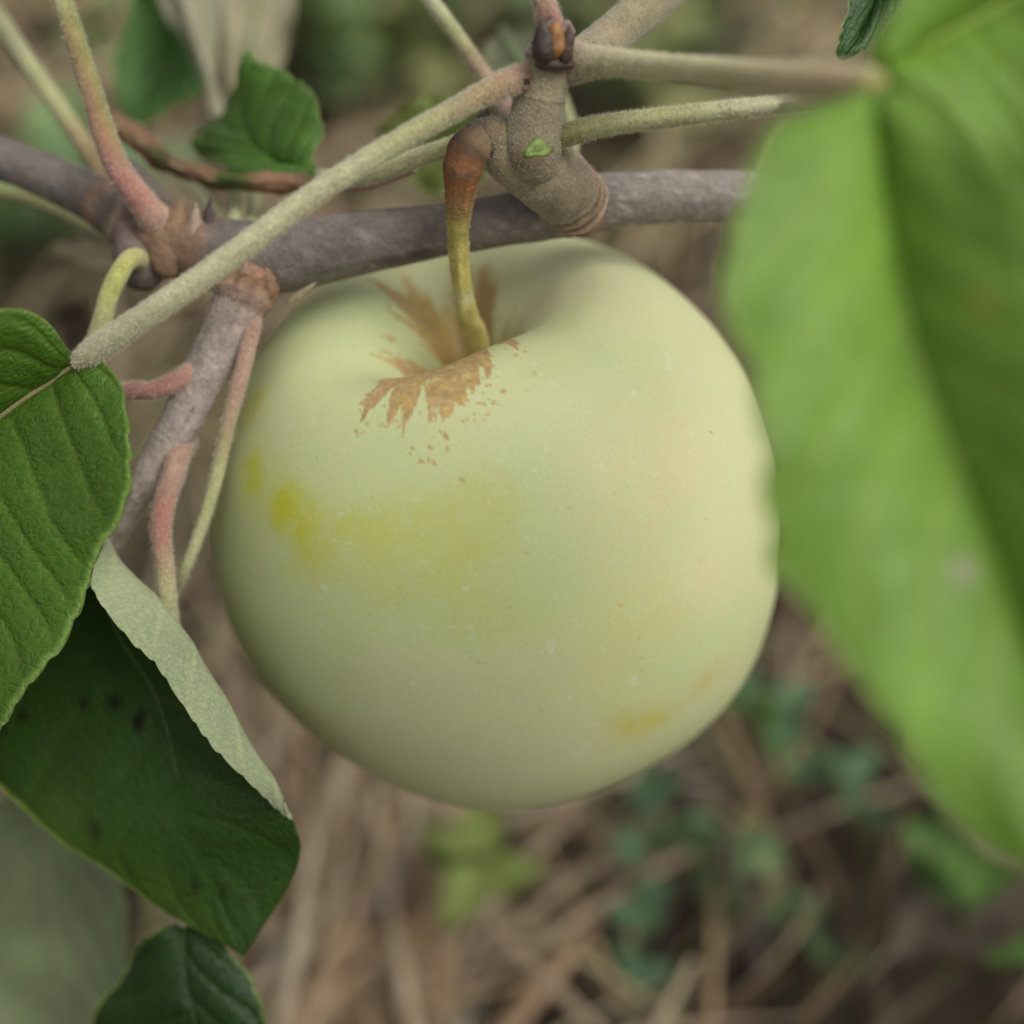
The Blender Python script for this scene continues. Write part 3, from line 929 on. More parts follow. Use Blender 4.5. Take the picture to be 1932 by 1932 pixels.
SP, SPD = (0.30, 0.245, 0.155), (0.25, 0.195, 0.12)
spur = tube("fruit_spur", [(1098, 398, 0.1665, 96, TAN), (1082, 380, 0.1640, 122, TAN), (1058, 352, 0.1610, 132, SPD), (1025, 322, 0.1590, 138, SP), (985, 298, 0.1575, 128, SP), (950, 276, 0.1562, 112, SP),
                           (922, 262, 0.1552, 88, SPD), (900, 268, 0.1547, 62, (0.16, 0.11, 0.07))],
            branch, [M_FUZZ, M_HAIR], n=150, m=40, noise=(0.07, 2.0), colnoise=0.22, hair=5200, hair_len=0.00032, seed=8,
            rings=[(0.03, 0.008, 0.10, DK, 0.7), (0.05, 0.012, 0.20, (0.16, 0.09, 0.05), 0.8), (0.10, 0.006, -0.10, DK, 0.8), (0.135, 0.010, 0.18, (0.48, 0.38, 0.28), 0.9), (0.165, 0.006, -0.14, DK, 1.0), (0.20, 0.010, 0.08, (0.36, 0.28, 0.18), 0.7), (0.232, 0.006, -0.13, DK, 1.0),
                   (0.265, 0.010, 0.06, (0.42, 0.34, 0.25), 0.6), (0.60, 0.006, -0.03, SPD, 0.6), (0.97, 0.02, 0.08, DK, 0.5)])
twig = tube("spur_twig", [(1012, 318, 0.1560, 84, SPD), (1006, 285, 0.1548, 108, SPD), (1008, 245, 0.1540, 104, SP), (1016, 200, 0.1530, 98, SP), (1026, 155, 0.1520, 92, SP), (1034, 118, 0.1512, 92, SP), (1040, 95, 0.1508, 84, DK)],
            branch, [M_FUZZ, M_HAIR], n=120, m=36, noise=(0.05, 1.8), colnoise=0.22, hair=5200, hair_len=0.00030, seed=9,
            rings=[(0.93, 0.02, 0.08, (0.10, 0.06, 0.03), 0.6), (0.62, 0.012, 0.04, (0.2, 0.1, 0.06), 0.4)])
tube("young_shoot", [(1078, 118, 0.1560, 66, SP), (1130, 85, 0.1585, 74, SP), (1190, 38, 0.1610, 80, (0.27, 0.235, 0.13)), (1255, -20, 0.1640, 80, (0.27, 0.235, 0.13)), (1370, -120, 0.169, 70, SP), (1560, -300, 0.178, 50, SP)],
     branch, [M_FUZZ, M_HAIR], n=90, m=24, noise=(0.04, 1.8), colnoise=0.18, hair=3000, hair_len=0.0004, seed=10)
tube("twig_stub", [(330, 420, 0.1745, 30, BK2), (300, 372, 0.176, 34, BK2), (258, 325, 0.178, 30, BK2), (212, 288, 0.180, 20, BK2)], branch, [M_BARK, M_HAIR], n=50, m=16, noise=(0.08, 1.5), seed=11)


def scale_blob(parent, name, c, axis, ln, wd, col, mat, seed, open_=1.0, amp=0.12):
    """a pointed, lumpy bud piece about an axis"""
    n, m = 26, 20
    axis = unit(np.asarray(axis, float))
    a = unit(np.cross(axis, F + 0.1 * RT))
    b = np.cross(axis, a)
    t = np.linspace(0, 1, n)
    r = wd / 2 * np.sin(np.pi * np.clip(t, 0, 1) ** 0.8) ** 0.75 * (1 - 0.25 * t)
    r[0] = r[-1] = wd * 0.01
    th = np.linspace(0, 2 * math.pi, m, endpoint=False)
    Vv = (c + axis * (t[:, None, None] - 0.35) * ln + (a * np.cos(th)[None, :, None] + b * np.sin(th)[None, :, None] * open_) * r[:, None, None]).reshape(-1, 3)
    Vv = Vv + unit(Vv - c) * (amp * wd * fbm(Vv / (wd * 0.5), 3, seed))[:, None]
    I = np.arange(n * m).reshape(n, m)
    J = np.roll(I, -1, axis=1)
    qd = np.stack([I[:-1].ravel(), J[:-1].ravel(), J[1:].ravel(), I[1:].ravel()], 1)
    cc = np.array(col)[None] * (1 + 0.5 * fbm(Vv / (wd * 0.3), 3, seed + 4))[:, None]
    return mk(name, Vv, qd, mats=[mat], cols=cc, parent=parent)


def cdir(x, y, z=0.0):
    """a direction: image right, image up, towards the camera"""
    return unit(x * RT + y * U - z * F)


mm = 0.001
bud = scale_blob(branch, "bud", P(1046, 90, 0.1478), cdir(0.05, 0.75, 0.65), 4.7 * mm, 3.4 * mm, (0.26, 0.125, 0.04), M_SCALE, 1, 1.0, 0.10)
for (px, py, d, dx, w, l, c) in [(1026, 92, 0.1466, -0.08, 2.8, 4.6, (0.045, 0.032, 0.026)), (1068, 96, 0.1472, 0.15, 1.9, 4.2, (0.075, 0.042, 0.028)), (1036, 58, 0.1482, 0.0, 3.0, 2.2, (0.10, 0.07, 0.06)),
                                 (1066, 62, 0.1482, 0.3, 2.4, 2.4, (0.20, 0.15, 0.13)), (1046, 124, 0.1490, 0.0, 4.8, 2.0, (0.07, 0.05, 0.035))]:
    scale_blob(bud, "bud_scale", P(px, py, d), cdir(dx, 1, 0.4), l * mm, w * mm, c, M_SCALE, int(px), 0.75, 0.16)
for (px, py, d, w, l, c) in [(985, 150, 0.1498, 1.8, 2.2, (0.05, 0.03, 0.03)), (990, 166, 0.1500, 1.2, 1.6, (0.22, 0.14, 0.10)), (394, 412, 0.1668, 1.6, 2.2, (0.09, 0.075, 0.065)),
                             (1110, 345, 0.1618, 2.6, 4.0, (0.10, 0.06, 0.045)), (1105, 375, 0.1608, 2.4, 3.0, (0.30, 0.20, 0.13)), (884, 250, 0.1535, 1.6, 1.5, (0.09, 0.065, 0.055)),
                             (912, 228, 0.1546, 1.8, 2.0, (0.11, 0.085, 0.07)), (500, 545, 0.1632, 2.8, 3.6, (0.26, 0.16, 0.10)), (462, 520, 0.1618, 2.2, 2.4, (0.30, 0.19, 0.13))]:
    scale_blob(branch, "bud_scar", P(px, py, d), cdir(0.15, 1, 0.3), l * mm, w * mm, c, M_BARK, int(px + py), 0.8, 0.35)
scale_blob(branch, "stalk_scar", P(560, 560, 0.1625), cdir(0.8, 0.55, 0.2), 4.6 * mm, 0.9 * mm, (0.33, 0.27, 0.17), M_BARK, 77, 0.8, 0.1)
nb = scale_blob(branch, "node_swelling", P(268, 500, 0.1690), cdir(-0.35, 0.9, 0.3), 9 * mm, 7.2 * mm, (0.17, 0.13, 0.11), M_BARK, 55, 0.9, 0.05)
nb2 = scale_blob(branch, "node_scar", P(322, 474, 0.1668), cdir(0.25, 1, 0.1), 9.5 * mm, 5.6 * mm, (0.24, 0.15, 0.09), M_BARK, 56, 0.8, 0.10)
scale_blob(branch, "node_scar", P(362, 466, 0.1652), cdir(0.12, 1, 0.1), 8.2 * mm, 2.4 * mm, (0.30, 0.22, 0.17), M_BARK, 57, 0.8, 0.25)
scale_blob(branch, "node_scar", P(390, 452, 0.1655), cdir(0.08, 1, 0.0), 8.0 * mm, 1.9 * mm, (0.06, 0.045, 0.04), M_BARK, 58, 0.8, 0.25)

# fresh green scar where a leaf was pulled off, on the face of the twig
sv = [np.array(v.co) + np.array(branch.location) for v in twig.data.vertices[:36 * 128]]
tw_bvh = BVHTree.FromPolygons([tuple(v) for v in sv], [tuple(p.vertices) for p in twig.data.polygons if max(p.vertices) < len(sv) and len(p.vertices) == 4])
ring_n, scv, scc = 26, [], []
for kr in range(6):
    for ka in range(ring_n):
        a = 2 * math.pi * ka / ring_n
        f = kr / 5
        rx = 30 * (1 + 0.18 * math.cos(3 * a + 1.1) - 0.1 * math.sin(a)) * f
        ry = 21 * (1 + 0.22 * math.cos(3 * a + 1.6)) * f
        px, py = 1014 + rx * math.cos(a), 281 - ry * math.sin(a) + 0.12 * rx * math.cos(a) * -1
        v = F + (px - 966) * K0 * RT - (py - 966) * K0 * U
        h, nrm, _, _ = tw_bvh.ray_cast(Vector(CAM), Vector(v).normalized())
        if h is None:
            h = Vector(P(px, py, 0.1515))
        lift = 0.00012 if kr < 5 else -0.0001
        scv.append(np.array(h) - F * (lift - 0.00012 * math.exp(-((f - 0.35) / 0.2) ** 2)))
        g = np.array([0.30, 0.41, 0.13]) * (0.85 + 0.3 * math.sin(3 * a + f * 7) * f) * (0.62 if kr in (1, 4) else 1.0)
        scc.append(g if kr < 5 else np.array([0.10, 0.09, 0.04]))
scv, scc = np.array(scv), np.array(scc)
I = np.arange(6 * ring_n).reshape(6, ring_n)
J = np.roll(I, -1, axis=1)
mk("leaf_scar", scv, np.stack([I[:-1].ravel(), J[:-1].ravel(), J[1:].ravel(), I[1:].ravel()], 1), mats=[M_STEM], cols=scc, parent=branch)['label'] = "fresh green leaf scar"

# ------------------------------------------------------------------ leaves of the branch
PG, PGL, PK, RD = (0.43, 0.43, 0.21), (0.53, 0.52, 0.32), (0.39, 0.245, 0.18), (0.37, 0.175, 0.14)
TOP, TOPB = (0.068, 0.145, 0.014), (0.140, 0.262, 0.034)

# leaf at the left edge with the long downy stalk crossing the picture
lf = leaf(branch, [
    [(150, 680, .1530), (122, 655, .1512), (96, 622, .1492), (55, 592, .1476), (0, 582, .1470), (-200, 620, .148), (-430, 800, .154), (-560, 1050, .166), (-580, 1350, .172), (-430, 1650, .178)],
    [(152, 682, .1532), (90, 725, .1546), (0, 788, .1558), (-150, 920, .160), (-300, 1150, .165), (-400, 1400, .171), (-430, 1650, .178)],
    [(156, 679, .1528), (192, 686, .1515), (216, 722, .1506), (234, 775, .1502), (250, 860, .1500), (246, 935, .1500), (218, 992, .1502), (178, 1042, .1505), (142, 1150, .1512), (112, 1225, .1520),
     (52, 1305, .1535), (0, 1378, .155), (-110, 1490, .159), (-270, 1600, .168), (-430, 1650, .178)]], [-1, 0, 1],
    nu=380, nv=190, bulge=0.0006, wave=0.00045, quilt=0.00018, nveins=16, slope=0.14, teeth=26, tooth=0.00036, top=(0.064, 0.140, 0.013), rim=(0.25, 0.38, 0.09), seed=1, midw=13, vein=0.38, mid_col=(0.26, 0.23, 0.10))
stalk(lf, [(1022, 150, .1528, 56, (0.36, 0.22, 0.13)), (995, 148, .1512, 56, (0.38, 0.22, 0.12)), (968, 152, .1501, 52, PK), (930, 168, .1492, 45, (0.40, 0.27, 0.15)), (860, 206, .1484, 41, (0.38, 0.32, 0.17)), (760, 262, .1478, 41, PG), (660, 322, .1474, 41, PGL), (560, 390, .1474, 43, PGL),
           (460, 466, .1478, 45, PGL), (360, 538, .1486, 45, PGL), (260, 606, .1500, 47, (0.42, 0.41, 0.25)), (185, 658, .1518, 50, (0.42, 0.39, 0.25)), (148, 684, .1530, 36, (0.40, 0.33, 0.2))],
      hair=9000, n=170, m=26, noise=(0.06, 1.6), groove=0.10, groove_at=5.6, seed=1)

def yellow_green_margin(c, X, u, s):
    # a lighter yellow-green patch along the lower margin
    g = (sstep(0.35, 0.75, u) * sstep(-0.15, -0.75, s) + 0.7 * sstep(0.72, 0.95, u) * sstep(0.2, -0.3, s)) * (0.75 + 0.5 * vnoise(X.reshape(-1, 3) / 0.007, 5).reshape(u.shape))
    g = np.clip(g, 0, 1)[..., None] * 0.55
    return c * (1 - g) + np.array([0.065, 0.125, 0.010]) * g


# folded leaf under it, its right half curled over to show the pale underside
lf = leaf(branch, [
    [(188, 1040, .1665), (60, 1160, .172), (-70, 1330, .176), (-60, 1430, .1765), (50, 1530, .1755), (120, 1590, .1745), (200, 1642, .1735), (300, 1712, .1725), (400, 1768, .1712), (458, 1806, .1700)],
    [(190, 1035, .1664), (215, 1180, .1685), (290, 1310, .1685), (325, 1430, .1680), (342, 1550, .1680), (400, 1660, .1690), (458, 1804, .1700)],
    [(205, 1015, .1640), (228, 1062, .1615), (330, 1172, .1600), (400, 1282, .1595), (470, 1402, .1600), (526, 1494, .1615), (552, 1572, .1640), (556, 1615, .1660), (540, 1662, .1675), (500, 1722, .1690), (460, 1802, .1700)],
    [(200, 1022, .1620), (172, 1085, .1580), (192, 1140, .1570), (250, 1214, .1565), (292, 1252, .1565), (332, 1310, .1568), (402, 1410, .1575), (462, 1470, .1588), (516, 1520, .1614), (556, 1570, .1650), (564, 1616, .1674),
     (549, 1664, .1690), (509, 1724, .1701), (461, 1804, .1702)]], [-1, -0.1, 0.6, 1],
    nu=330, nv=180, bulge=0.0, quilt=0.00010, nveins=8, slope=0.25, teeth=25, tooth=0.00022, top=(0.026, 0.068, 0.009), under=(0.40, 0.45, 0.26), rim=(0.34, 0.42, 0.10), seed=2, mid_at=-0.1, spots=13, top_fn=yellow_green_margin,
    vein=0.15, midw=7, wave=0.0001)
stalk(lf, [(392, 690, .1655, 60, (0.34, 0.26, 0.22)), (362, 702, .1632, 44, PK), (330, 720, .1618, 36, RD), (290, 736, .1615, 34, RD), (240, 738, .1620, 34, RD), (190, 760, .1635, 34, PK), (165, 850, .1650, 32, PG), (172, 950, .1660, 32, PG), (190, 1040, .1665, 30, PG)],
      hair=1500, noise=(0.04, 1.6), seed=2, side=((0.40, 0.33, 0.2), 3.6, 0.8, lambda u: 0.8 + 0 * u))

# leaf at the bottom edge
lf = leaf(branch, [
    [(347, 1738, .1745), (300, 1755, .1740), (256, 1790, .1770), (226, 1850, .1795), (188, 1900, .1815), (172, 1980, .1830), (180, 2150, .178), (300, 2400, .186)],
    [(350, 1739, .1747), (345, 1800, .1735), (354, 1880, .1728), (368, 1950, .1730), (360, 2150, .179), (300, 2400, .186)],
    [(353, 1737, .1745), (392, 1752, .1738), (432, 1792, .1725), (472, 1852, .1715), (502, 1932, .1715), (520, 2060, .173), (450, 2250, .180), (300, 2400, .186)]], [-1, 0, 1],
    nu=260, nv=120, quilt=0.00022, nveins=7, slope=0.28, teeth=16, tooth=0.00035, top=(0.015, 0.044, 0.006), seed=3, vein=0.35, midw=6, bulge=0.0008, rim=(0.26, 0.36, 0.08))
stalk(lf, [(342, 828, .1660, 66, (0.33, 0.26, 0.22)), (334, 860, .1644, 52, (0.33, 0.21, 0.15)), (326, 900, .1632, 44, PK), (308, 955, .1622, 42, RD), (304, 1010, .1620, 38, RD), (312, 1080, .1625, 36, (0.40, 0.32, 0.18)), (318, 1160, .1640, 36, PG), (330, 1320, .173, 34, PG),
           (345, 1540, .178, 32, PG), (347, 1660, .1775, 32, PG), (350, 1740, .1747, 30, PG)], hair=2600, noise=(0.04, 1.6), seed=4, n=110, side=((0.40, 0.36, 0.22), 3.4, 0.9, lambda u: 0.85 + 0 * u))

# pale underside of a leaf further down at the left
lf = leaf(branch, [[(60, 1470, .205), (-60, 1560, .208), (-140, 1800, .212), (-60, 2100, .214), (120, 2300, .216)], [(62, 1470, .205), (85, 1600, .206), (110, 1800, .208), (130, 2050, .212), (120, 2300, .216)],
                   [(66, 1470, .205), (160, 1540, .203), (222, 1650, .201), (238, 1800, .202), (240, 1960, .205), (120, 2300, .216)]], [-1, 0, 1], nu=120, nv=50, flip=True, under=(0.26, 0.31, 0.16), seed=4, tooth=0.0003, midw=8,
          mid_col=(0.24, 0.27, 0.14))
stalk(lf, [(472, 575, .1650, 50, (0.33, 0.25, 0.2)), (474, 610, .1632, 38, PK), (468, 650, .1625, 33, PK), (452, 720, .1622, 31, PK), (430, 800, .1625, 28, (0.38, 0.28, 0.17)), (408, 900, .1632, 26, PG), (378, 1000, .164, 23, PG), (342, 1090, .166, 21, PG), (290, 1200, .178, 21, PG), (180, 1340, .19, 24, PG), (62, 1472, .205, 26, PG)],
      hair=1800, noise=(0.03, 1.6), seed=5, n=110)

def grey_spot(c, X, u, s):
    for (pu, ps, rad, col) in [(0.60, -0.22, 0.0011, (0.33, 0.27, 0.24)), (0.33, 0.45, 0.0015, (0.26, 0.30, 0.05)), (0.5, 0.55, 0.002, (0.24, 0.30, 0.05))]:
        i, j = int(pu * (X.shape[0] - 1)), int((ps + 1) / 2 * (X.shape[1] - 1))
        g = (1 - sstep(rad * 0.6, rad * 1.2, np.linalg.norm(X - X[i, j], axis=-1)))[..., None] * 0.85
        c = c * (1 - g) + np.array(col) * g
    return c


# big out-of-focus leaf hanging in front at the right
lf = leaf(branch, [
    [(1642, 166, 0.1108), (1560, 186, 0.1081), (1475, 225, 0.1055), (1412, 305, 0.1032), (1382, 420, 0.1015), (1368, 540, 0.1001), (1384, 620, 0.1001), (1418, 700, 0.0995), (1408, 780, 0.0992), (1432, 860, 0.0992), (1424, 930, 0.0992), (1458, 1000, 0.0992), (1462, 1070, 0.0992), (1530, 1130, 0.0992),
     (1595, 1245, 0.0992), (1690, 1385, 0.0990), (1800, 1530, 0.0986), (1932, 1640, 0.0983), (2130, 1760, 0.0979)],
    [(1645, 162, 0.1108), (1662, 260, 0.1090), (1678, 400, 0.1072), (1702, 560, 0.1059), (1742, 710, 0.1050), (1802, 870, 0.1043), (1882, 1070, 0.1032), (1960, 1270, 0.1019), (2050, 1500, 0.1001), (2130, 1760, 0.0979)],
    [(1652, 160, 0.1108), (1712, 180, 0.1072), (1820, 252, 0.1032), (1932, 340, 0.0997), (2060, 480, 0.0966), (2160, 700, 0.0948), (2230, 950, 0.0939), (2260, 1200, 0.0943), (2230, 1500, 0.0961), (2130, 1760, 0.0979)]], [-1, 0, 1],
    nu=220, nv=110, quilt=0.00010, nveins=9, slope=0.28, teeth=26, tooth=0.0004, top=TOPB, top_fn=grey_spot, seed=6, vein=0.30, midw=14, bulge=0.0012, wave=0.0006, rim=(0.24, 0.30, 0.08), mid_col=(0.22, 0.28, 0.07))
stalk(lf, [(1060, 128, .1525, 76, SP), (1092, 118, .1508, 70, (0.34, 0.26, 0.17)), (1140, 116, .1485, 56, (0.50, 0.42, 0.26)), (1210, 122, .1445, 49, (0.52, 0.48, 0.27)), (1300, 130, .1385, 50, (0.52, 0.48, 0.25)), (1400, 140, .1315, 54, (0.54, 0.46, 0.22)),
           (1500, 150, .1235, 62, (0.56, 0.44, 0.22)), (1590, 158, .1160, 72, (0.58, 0.40, 0.20)), (1648, 166, .1110, 60, (0.36, 0.30, 0.10))], hair=4000, noise=(0.03, 2), groove=0.1, groove_at=5.2, seed=6, n=120,
      side=((0.32, 0.30, 0.06), 3.3, 0.7, lambda u: 0.7 + 0 * u))

# bright leaf in the upper right corner
lf = leaf(branch, [[(1640, 138, 0.1150), (1648, 75, 0.1142), (1690, 0, 0.1133), (1800, -150, 0.1115), (2000, -280, 0.1106), (2350, -260, 0.1115)], [(1640, 138, 0.1150), (1740, 85, 0.1164), (1880, 10, 0.1159), (2080, -110, 0.1133), (2350, -260, 0.1115)],
                   [(1642, 140, 0.1150), (1720, 205, 0.1142), (1830, 300, 0.1133), (1932, 390, 0.1124), (2120, 400, 0.1097), (2350, -260, 0.1115)]], [-1, 0, 1], nu=160, nv=80, top=TOPB, seed=7, tooth=0.0004, quilt=0.0001, bulge=0.0012, midw=12)
stalk(lf, [(1048, 262, .1555, 44, (0.34, 0.28, 0.12)), (1085, 250, .1535, 44, (0.34, 0.30, 0.11)), (1150, 235, .1515, 41, PG), (1280, 219, .1500, 38, PG), (1400, 204, .1490, 35, PGL), (1500, 194, .148, 33, PGL), (1590, 180, .133, 34, PGL), (1640, 138, .1150, 34, PG)],
      hair=3800, noise=(0.05, 1.6), groove=0.28, groove_at=5.9, seed=7, n=120)

# dark leaf tip reaching down from the top edge
lf = leaf(branch, [[(1720, -330, .168), (1650, -220, .165), (1622, -60, .1610), (1602, 10, .1600), (1585, 60, .1595), (1577, 100, .1592), (1588, 118, .1590)], [(1720, -330, .168), (1700, -150, .166), (1650, 0, .163), (1615, 80, .1605), (1588, 118, .1590)],
                   [(1720, -330, .168), (1790, -180, .165), (1720, -20, .161), (1680, 40, .160), (1640, 92, .1592), (1588, 118, .1590)]], [-1, 0, 1], nu=160, nv=80, top=(0.035, 0.085, 0.022), seed=8, tooth=0.0004, teeth=16, quilt=0.0001, wave=0.0001, midw=6)
stalk(lf, [(1540, -285, .177, 30, PG), (1620, -330, .173, 28, PG), (1720, -330, .168, 26, PG)], seed=8)

# small half-folded leaf behind the long stalk, upper left
lf = leaf(branch, [
    [(604, 334, .1745), (560, 337, .1738), (480, 333, .1740), (420, 312, .1790), (362, 280, .1900), (385, 245, .1930), (436, 210, .1900), (460, 172, .1850), (463, 135, .1815), (463, 94, .1800)],
    [(604, 332, .1745), (560, 325, .1760), (520, 305, .1775), (472, 268, .1800), (455, 215, .1820), (456, 150, .1812), (462, 96, .1800)],
    [(604, 330, .1745), (594, 300, .1745), (604, 250, .1740), (604, 212, .1745), (580, 168, .1760), (540, 138, .1772), (500, 122, .1785), (478, 108, .1792), (463, 92, .1800)]], [-1, 0, 1],
    nu=200, nv=110, quilt=0.00022, nveins=6, slope=0.25, teeth=13, tooth=0.00045, top=(0.080, 0.180, 0.026), seed=9, vein=0.2, midw=6, bulge=0.001, rim=(0.22, 0.30, 0.10))
stalk(lf, [(905, 255, .1575, 34, PG), (860, 272, .1585, 34, PG), (780, 300, .1605, 34, PG), (700, 330, .1640, 32, PG), (640, 340, .1700, 28, PG), (603, 332, .1745, 22, PG)], hair=1500, seed=9, groove=0.2, groove_at=5.8)

# brown dried rolled leaf
lf = leaf(branch, [
    [(192, 214, .1810), (250, 240, .1800), (312, 288, .1780), (380, 321, .1765), (470, 336, .1750), (540, 336, .1740), (600, 338, .1735)],
    [(192, 216, .1805), (245, 250, .1775), (310, 300, .1755), (380, 332, .1745), (470, 345, .1730), (540, 345, .1725), (600, 343, .1730)],
    [(192, 218, .1815), (232, 262, .1810), (298, 312, .1790), (378, 343, .1775), (470, 353, .1760), (540, 352, .1755), (600, 350, .1740)]], [-1, 0, 1],
    nu=140, nv=50, quilt=0.00025, nveins=6, top=(0.085, 0.115, 0.03), brown=0.85, seed=10, tooth=0.0005, midw=5, name="dry_leaf", wave=0.0004)
lf['label'] = "brown dried and rolled leaf"
stalk(lf, [(780, 318, .1660, 22, PK), (700, 345, .1690, 26, PK), (640, 350, .1715, 26, RD), (600, 346, .1735, 22, PK)], seed=10)

# stalk of a leaf above the frame, red at its foot
lf = leaf(branch, [[(60, -190, .164), (-60, -280, .160), (-140, -480, .158), (-40, -760, .165)], [(62, -190, .164), (50, -330, .162), (20, -520, .162), (-40, -760, .165)], [(64, -190, .164), (150, -300, .160), (140, -520, .158), (-40, -760, .165)]],
          [-1, 0, 1], nu=90, nv=40, top=TOP, seed=11)
stalk(lf, [(318, 442, .1690, 77, (0.22, 0.15, 0.12)), (288, 408, .1660, 62, PK), (262, 372, .1645, 52, RD), (226, 322, .1640, 48, RD), (200, 260, .1640, 45, (0.34, 0.17, 0.11)), (172, 170, .1640, 41, (0.31, 0.19, 0.10)), (140, 70, .1640, 40, (0.28, 0.21, 0.09)), (105, -40, .1640, 38, PG), (62, -190, .164, 33, PG)],
      hair=1500, seed=11, n=110, noise=(0.03, 2), side=((0.19, 0.22, 0.05), 1.3, 1.0, lambda u: 0.8 * sstep(0.1, 0.4, u)))
# pale stalk beside it, of a leaf off to the left
lf = leaf(branch, [[(-120, -130, .190), (-240, -150, .186), (-420, -260, .184), (-560, -480, .190)], [(-120, -130, .190), (-220, -230, .189), (-380, -350, .189), (-560, -480, .190)], [(-120, -130, .190), (-150, -280, .186), (-330, -440, .184), (-560, -480, .190)]],
          [-1, 0, 1], nu=90, nv=40, top=TOP, seed=12)
stalk(lf, [(240, 400, .1800, 34, PK), (190, 320, .1840, 36, (0.36, 0.27, 0.14)), (150, 262, .1860, 36, (0.36, 0.30, 0.15)), (95, 180, .1880, 36, PG), (30, 85, .1890, 37, (0.40, 0.40, 0.22)), (-40, -20, .1900, 34, PG), (-120, -130, .190, 28, PG)], seed=12)
# yellow-green stalk from the node going down behind the long stalk
lf = leaf(branch, [[(120, 760, .168), (40, 720, .172), (-60, 760, .178), (-140, 900, .184)], [(120, 760, .168), (60, 800, .173), (-40, 850, .179), (-140, 900, .184)], [(120, 760, .168), (100, 860, .172), (0, 940, .178), (-140, 900, .184)]], [-1, 0, 1],
          nu=90, nv=40, top=TOP, seed=13)
stalk(lf, [(268, 500, .1685, 46, (0.25, 0.2, 0.12)), (256, 487, .1652, 40, (0.36, 0.33, 0.13)), (240, 494, .1637, 36, (0.40, 0.38, 0.13)), (222, 522, .1632, 38, (0.40, 0.40, 0.13)), (205, 560, .1632, 38, (0.40, 0.40, 0.14)), (188, 620, .1640, 38, PG), (160, 690, .166, 36, PG), (120, 760, .168, 30, PG)], seed=13)
# pink stalk rising from the bud at the top of the spur
lf = leaf(branch, [[(980, -180, .146), (870, -260, .142), (840, -480, .142), (930, -700, .150)], [(980, -180, .146), (960, -340, .146), (945, -500, .148), (930, -700, .150)], [(980, -180, .146), (1080, -280, .142), (1060, -520, .142), (930, -700, .150)]],
          [-1, 0, 1], nu=90, nv=40, top=TOP, seed=14)
stalk(lf, [(1046, 78, .1515, 58, PK), (1036, 40, .1500, 50, RD), (1026, 0, .149, 44, PK), (1008, -80, .148, 40, PG), (980, -180, .146, 34, PG)], hair=900, seed=14)
# pale stalk passing behind the spur
lf = leaf(branch, [[(700, -160, .172), (560, -180, .17), (420, -330, .17), (380, -560, .176)], [(700, -160, .172), (600, -270, .174), (490, -400, .175), (380, -560, .176)], [(700, -160, .172), (690, -330, .17), (560, -500, .17), (380, -560, .176)]],
          [-1, 0, 1], nu=90, nv=40, top=TOP, seed=15)
stalk(lf, [(985, 245, .1600, 36, RD), (950, 196, .1660, 35, PK), (905, 130, .1690, 32, (0.38, 0.28, 0.17)), (858, 62, .1700, 30, PG), (805, -10, .171, 30, PGL), (700, -160, .172, 26, PG)], hair=700, seed=15)

# blurred leaves behind, upper left
lf = leaf(branch, [[(330, -220, .222), (270, -60, .219), (232, 60, .217), (214, 150, .216), (250, 242, .216)], [(345, -220, .222), (340, -50, .221), (320, 70, .220), (295, 160, .219), (250, 242, .216)],
                   [(360, -220, .222), (410, -40, .218), (400, 80, .216), (380, 170, .216), (250, 242, .216)]], [-1, 0, 1], nu=100, nv=50, top=(0.080, 0.19, 0.04), seed=16, midw=10)
stalk(lf, [(420, 420, .1790, 28, PG), (350, 340, .200, 24, PG), (290, 290, .212, 22, PG), (250, 242, .216, 20, PG)], seed=16)
lf = leaf(branch, [[(408, 212, .208), (374, 130, .209), (326, 40, .211), (270, -80, .213), (240, -260, .216)], [(408, 210, .208), (390, 130, .207), (362, 40, .208), (325, -80, .211), (240, -260, .216)],
                   [(410, 208, .208), (404, 130, .209), (414, 40, .211), (400, -100, .213), (240, -260, .216)]], [-1, 0, 1], nu=100, nv=50, flip=True, under=(0.46, 0.45, 0.30), seed=17, tooth=0.0003, midw=20, mid_col=(0.40, 0.38, 0.25))
stalk(lf, [(440, 430, .1740, 26, PG), (450, 330, .190, 26, PG), (430, 250, .204, 26, (0.42, 0.38, 0.25)), (408, 210, .208, 24, (0.42, 0.38, 0.25))], seed=17)
lf = leaf(branch, [[(436, 205, .228), (424, 100, .227), (424, -40, .227), (470, -240, .232)], [(438, 205, .228), (470, 100, .228), (490, -40, .229), (470, -240, .232)], [(440, 205, .228), (520, 140, .227), (552, 40, .227), (545, -60, .228), (470, -240, .232)]], [-1, 0, 1],
          nu=100, nv=50, flip=True, under=(0.50, 0.45, 0.30), seed=18, tooth=0.0003)
stalk(lf, [(470, 440, .1740, 26, PG), (480, 340, .200, 26, PG), (436, 205, .228, 24, PG)], seed=18)
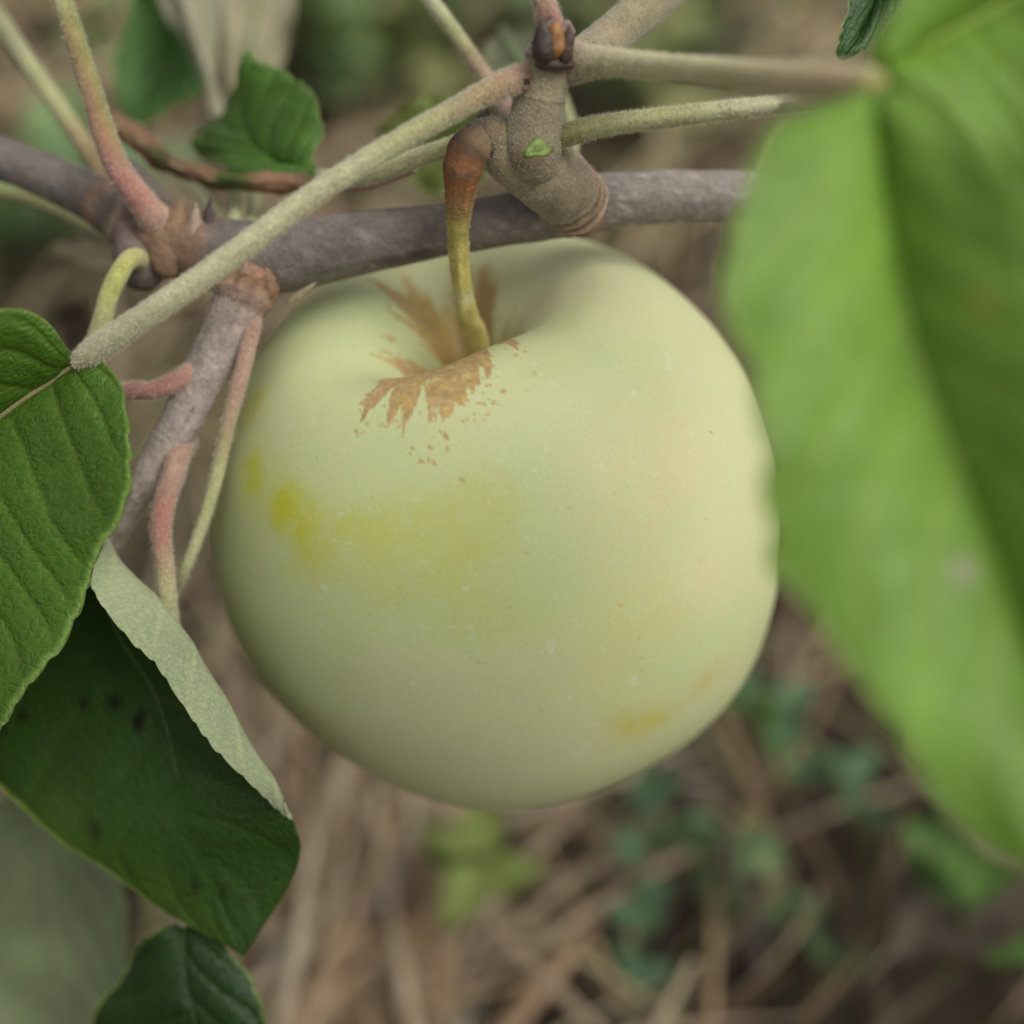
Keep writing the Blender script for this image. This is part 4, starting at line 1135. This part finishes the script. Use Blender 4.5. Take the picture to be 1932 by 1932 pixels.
# blurred leaves behind the spur
lf = leaf(branch, [[(960, 235, .200), (880, 190, .200), (790, 186, .201), (712, 245, .203)], [(962, 250, .200), (880, 262, .201), (790, 268, .203), (712, 247, .203)], [(962, 262, .200), (900, 345, .199), (800, 358, .200), (712, 250, .203)]], [-1, 0, 1],
          nu=100, nv=50, top=(0.13, 0.17, 0.035), seed=19, tooth=0.0004)
stalk(lf, [(1070, 350, .1720, 24, PG), (1030, 280, .190, 24, PG), (962, 250, .200, 22, PG)], seed=19)
lf = leaf(branch, [[(1060, 190, .190), (960, 180, .193), (915, 115, .195), (945, 50, .197)], [(1060, 185, .190), (1000, 140, .193), (965, 95, .195), (945, 50, .197)], [(1060, 180, .190), (1040, 100, .193), (1000, 50, .195), (945, 48, .197)]], [-1, 0, 1],
          nu=90, nv=40, flip=True, under=(0.20, 0.22, 0.13), seed=20, tooth=0.0004)
stalk(lf, [(1075, 330, .170, 24, PG), (1080, 250, .182, 24, PG), (1060, 185, .190, 22, PG)], seed=20)
# dull leaves and a thin stem behind the left node
lf = leaf(branch, [[(300, 470, .195), (230, 440, .197), (150, 440, .199), (85, 470, .200)], [(300, 485, .195), (230, 475, .199), (150, 470, .200), (85, 472, .200)], [(300, 500, .195), (250, 520, .197), (170, 500, .199), (85, 474, .200)]], [-1, 0, 1],
          nu=90, nv=40, flip=True, under=(0.38, 0.30, 0.21), seed=21, tooth=0.0003, name="dry_leaf")
lf['label'] = "dull beige dried leaf"
stalk(lf, [(340, 470, .1730, 22, PG), (320, 480, .186, 22, PG), (300, 485, .195, 20, PG)], seed=21)
tube("thin_twig", [(260, 470, .1780, 26, (0.22, 0.19, 0.08)), (190, 440, .186, 28, (0.24, 0.22, 0.09)), (100, 392, .190, 28, (0.24, 0.24, 0.10)), (0, 362, .192, 28, (0.26, 0.26, 0.11)), (-300, 300, .2, 24, PG)], branch, [M_FUZZ, M_HAIR], n=60, m=14, seed=22)

for o in list(bpy.data.objects):
    if o.name.startswith(("main_stem",)):
        o['label'] = "grey-brown woody branch"
